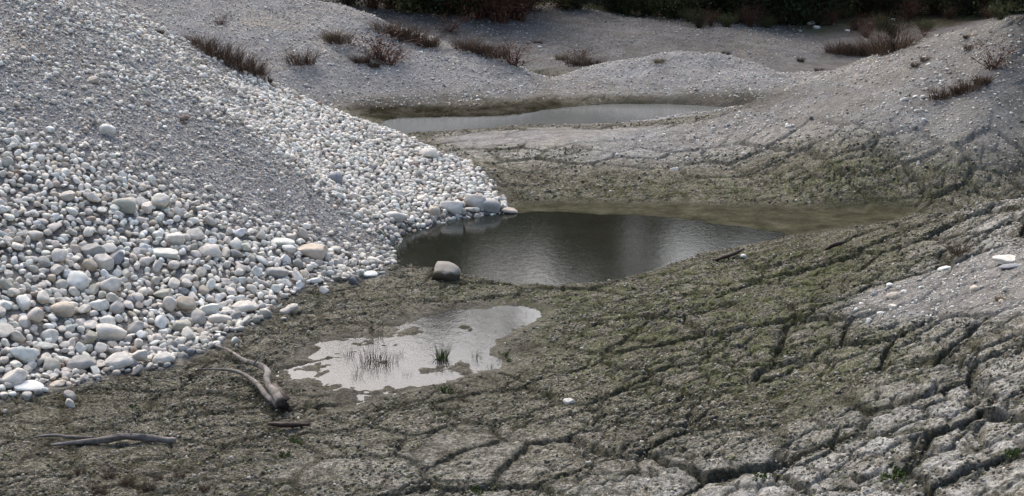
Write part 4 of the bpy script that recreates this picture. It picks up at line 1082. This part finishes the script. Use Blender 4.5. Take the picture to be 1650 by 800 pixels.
BB = [twig_bush("bush_stems", 1.7, 1.3, 60, REDB, 120, 1600, REDB, .012, .03), twig_bush("bush_stems", 1.9, 1.3, 40, BARK, 121, 4200, DARKG, .02, .055), twig_bush("bush_stems", 1.3, 1.1, 34, BARK, 122, 3000, OLIVE, .016, .05), twig_bush("bush_stems", 1.5, 1.2, 50, REDB, 123, 2200, DARKG, .012, .045)]
BN = ['reddish twiggy bush', 'dark leafy bush', 'olive green bush', 'dark brown bush']
bl = []
for px, py, k, s in [(470, -8, 0, .7), (520, -2, 0, .75), (560, 3, 3, .7), (600, 6, 0, .8), (632, 9, 0, .9), (660, 12, 2, .8), (690, 12, 1, .8), (720, 14, 1, .9), (745, 18, 3, .9), (775, 22, 0, 1.0), (806, 28, 0, 1.15), (835, 24, 0, 1.0), (790, 5, 1, 1.1), (850, 6, 3, .8), (905, 6, 2, .5), (930, 8, 1, .5), (985, 8, 1, .7), (1010, 12, 2, .6), (1040, 16, 2, .6), (1075, 18, 2, .7), (1110, 22, 2, .7), (1140, 20, 1, .9), (1170, 22, 1, 1.0), (1205, 24, 1, 1.1),
                     (1240, 26, 1, 1.1), (1280, 28, 1, 1.0), (1300, 22, 3, 1.0), (1330, 18, 1, .9), (1360, 16, 2, .7), (1390, 14, 3, .7), (1430, 14, 3, .7), (1470, 14, 1, .8), (1510, 12, 2, .7), (1550, 16, 1, .9), (1590, 14, 3, .9), (1630, 10, 1, .9), (1690, 8, 1, .9), (440, -30, 1, 1.0), (380, -30, 3, .8), (330, -34, 1, .8)]:
    bl.append((px, py, k, s))
LANDM = [(430, 'above the dry grass row'), (640, 'at the head of the second bank'), (770, 'behind the crest of the second bank'), (870, 'on the plateau where the dark red bush leans'), (1000, 'by the small trunk on the plateau'), (1120, 'at the near end of the green verge'), (1260, 'in the dark thicket above the round mound'), (1400, 'above the notch'), (1540, 'above the round shrub of the right ridge'), (3000, 'above the right end of the ridge')]
seen_l = {}
for px, py, k, s in bl:
    wh = next(t for lim, t in LANDM if px < lim); key = (k, wh); n_ = seen_l.get(key, 0); seen_l[key] = n_ + 1
    if py < 0:
        d = 44; x, yb, _ = D(px, py, d)
    else: x, yb = hit(px, py + (8 if px < 870 else 10))
    yb = min(yb, 49)
    z = float(sample(BASE, np.array([x]), np.array([yb]))[0])
    plant('bush', BB[k], 0, 0, s * (1.25 if px < 870 else 1.1), ('', 'another ', 'third ', 'fourth ')[n_] + BN[k] + ' ' + wh, 'bush', 'bushes below the tree belt', xyz=(x, yb, z))
for i in range(46):                                     # undergrowth closing the view between the trunks
    x = -26 + i * 1.15 + random.uniform(-.5, .5); yb = 49.5 + random.uniform(-1, 2.2) ; z = float(sample(BASE, np.array([x]), np.array([yb]))[0]); k = random.choice([0, 1, 2, 3])
    plant('undergrowth_bush', BB[k], 0, 0, random.uniform(1.1, 1.6), BN[k] + ' in the undergrowth at the feet of the tree belt', 'bush', 'undergrowth bushes', xyz=(x, yb, z))
cnt = {}
for i in range(26):                                     # low growth on the soil slope over the notch
    px = 1085 + i * 21 + random.uniform(-5, 5); lim = 30 + 26 * math.exp(-((px - 1390) / 90) ** 2)
    py = random.uniform(26, lim + 18)
    if px > 1490: py = random.uniform(18, 34)
    x, yb = hit(px, py)
    if yb < 37: continue
    k = (0, 2, 3)[i % 3]; wh = next(t for l_, t in LANDM if px < l_); key = (k, wh); cnt[key] = cnt.get(key, 0) + 1
    z = float(H(np.array([x]), np.array([yb]))[0])
    plant('low_bush', BB[k], 0, 0, random.uniform(.25, .45), ('low', 'second low', 'third low', 'fourth low')[min(cnt[key] - 1, 3)] + ' ' + ('reddish twiggy bush', '', 'olive bush', 'brown bush')[k] + ' of the soil slope ' + wh.replace('by the small trunk on the plateau', 'by the small trunk').replace('in the dark thicket above the round mound', 'above the round mound').replace('above the round shrub of the right ridge', 'above the round ridge shrub').replace('above the right end of the ridge', 'at its right end'), 'bush', 'small bushes on the soil slope', xyz=(x, yb, z))
for i, (px, py, w_) in enumerate([(1308, 42, 16), (1316, 48, 12), (1340, 44, 9), (1402, 38, 8), (1438, 32, 10), (1290, 36, 9), (1365, 52, 8), (1220, 32, 8), (1150, 30, 7), (905, 12, 9), (925, 16, 12), (870, 78, 8), (840, 112, 9), (852, 122, 8), (770, 162, 9)]):
    x, yb = hit(px, py); rx = w_ * yb / FPX / 2
    add_stone('rock', x, yb, float(H(np.array([x]), np.array([yb]))[0]) + rx * .2, (rx, rx * .8, rx * .6), np.eye(3), COLS[i % 2], i % 10,
              ('largest pale rock on the dark soil slope', 'second pale rock beside the largest on the soil slope', 'small pale rock right of the pair on the soil slope', 'pale rock above the rusty grass', 'pale rock above the right end of the rusty grass', 'pale rock left of the pair on the soil slope',
               'pale rock just over the rusty grass', 'pale rock under the dark thicket', 'pale rock at the edge of the green verge', 'small white rock on the plateau right of the red bush', 'white flat rock on the plateau right of the red bush', 'small rock alone on the third bank',
               'upper of two pale rocks at the low end of the second crest', 'lower of two pale rocks at the low end of the second crest', 'pale rock at the foot of the second gravel bank')[i], 'rock')
print("done")
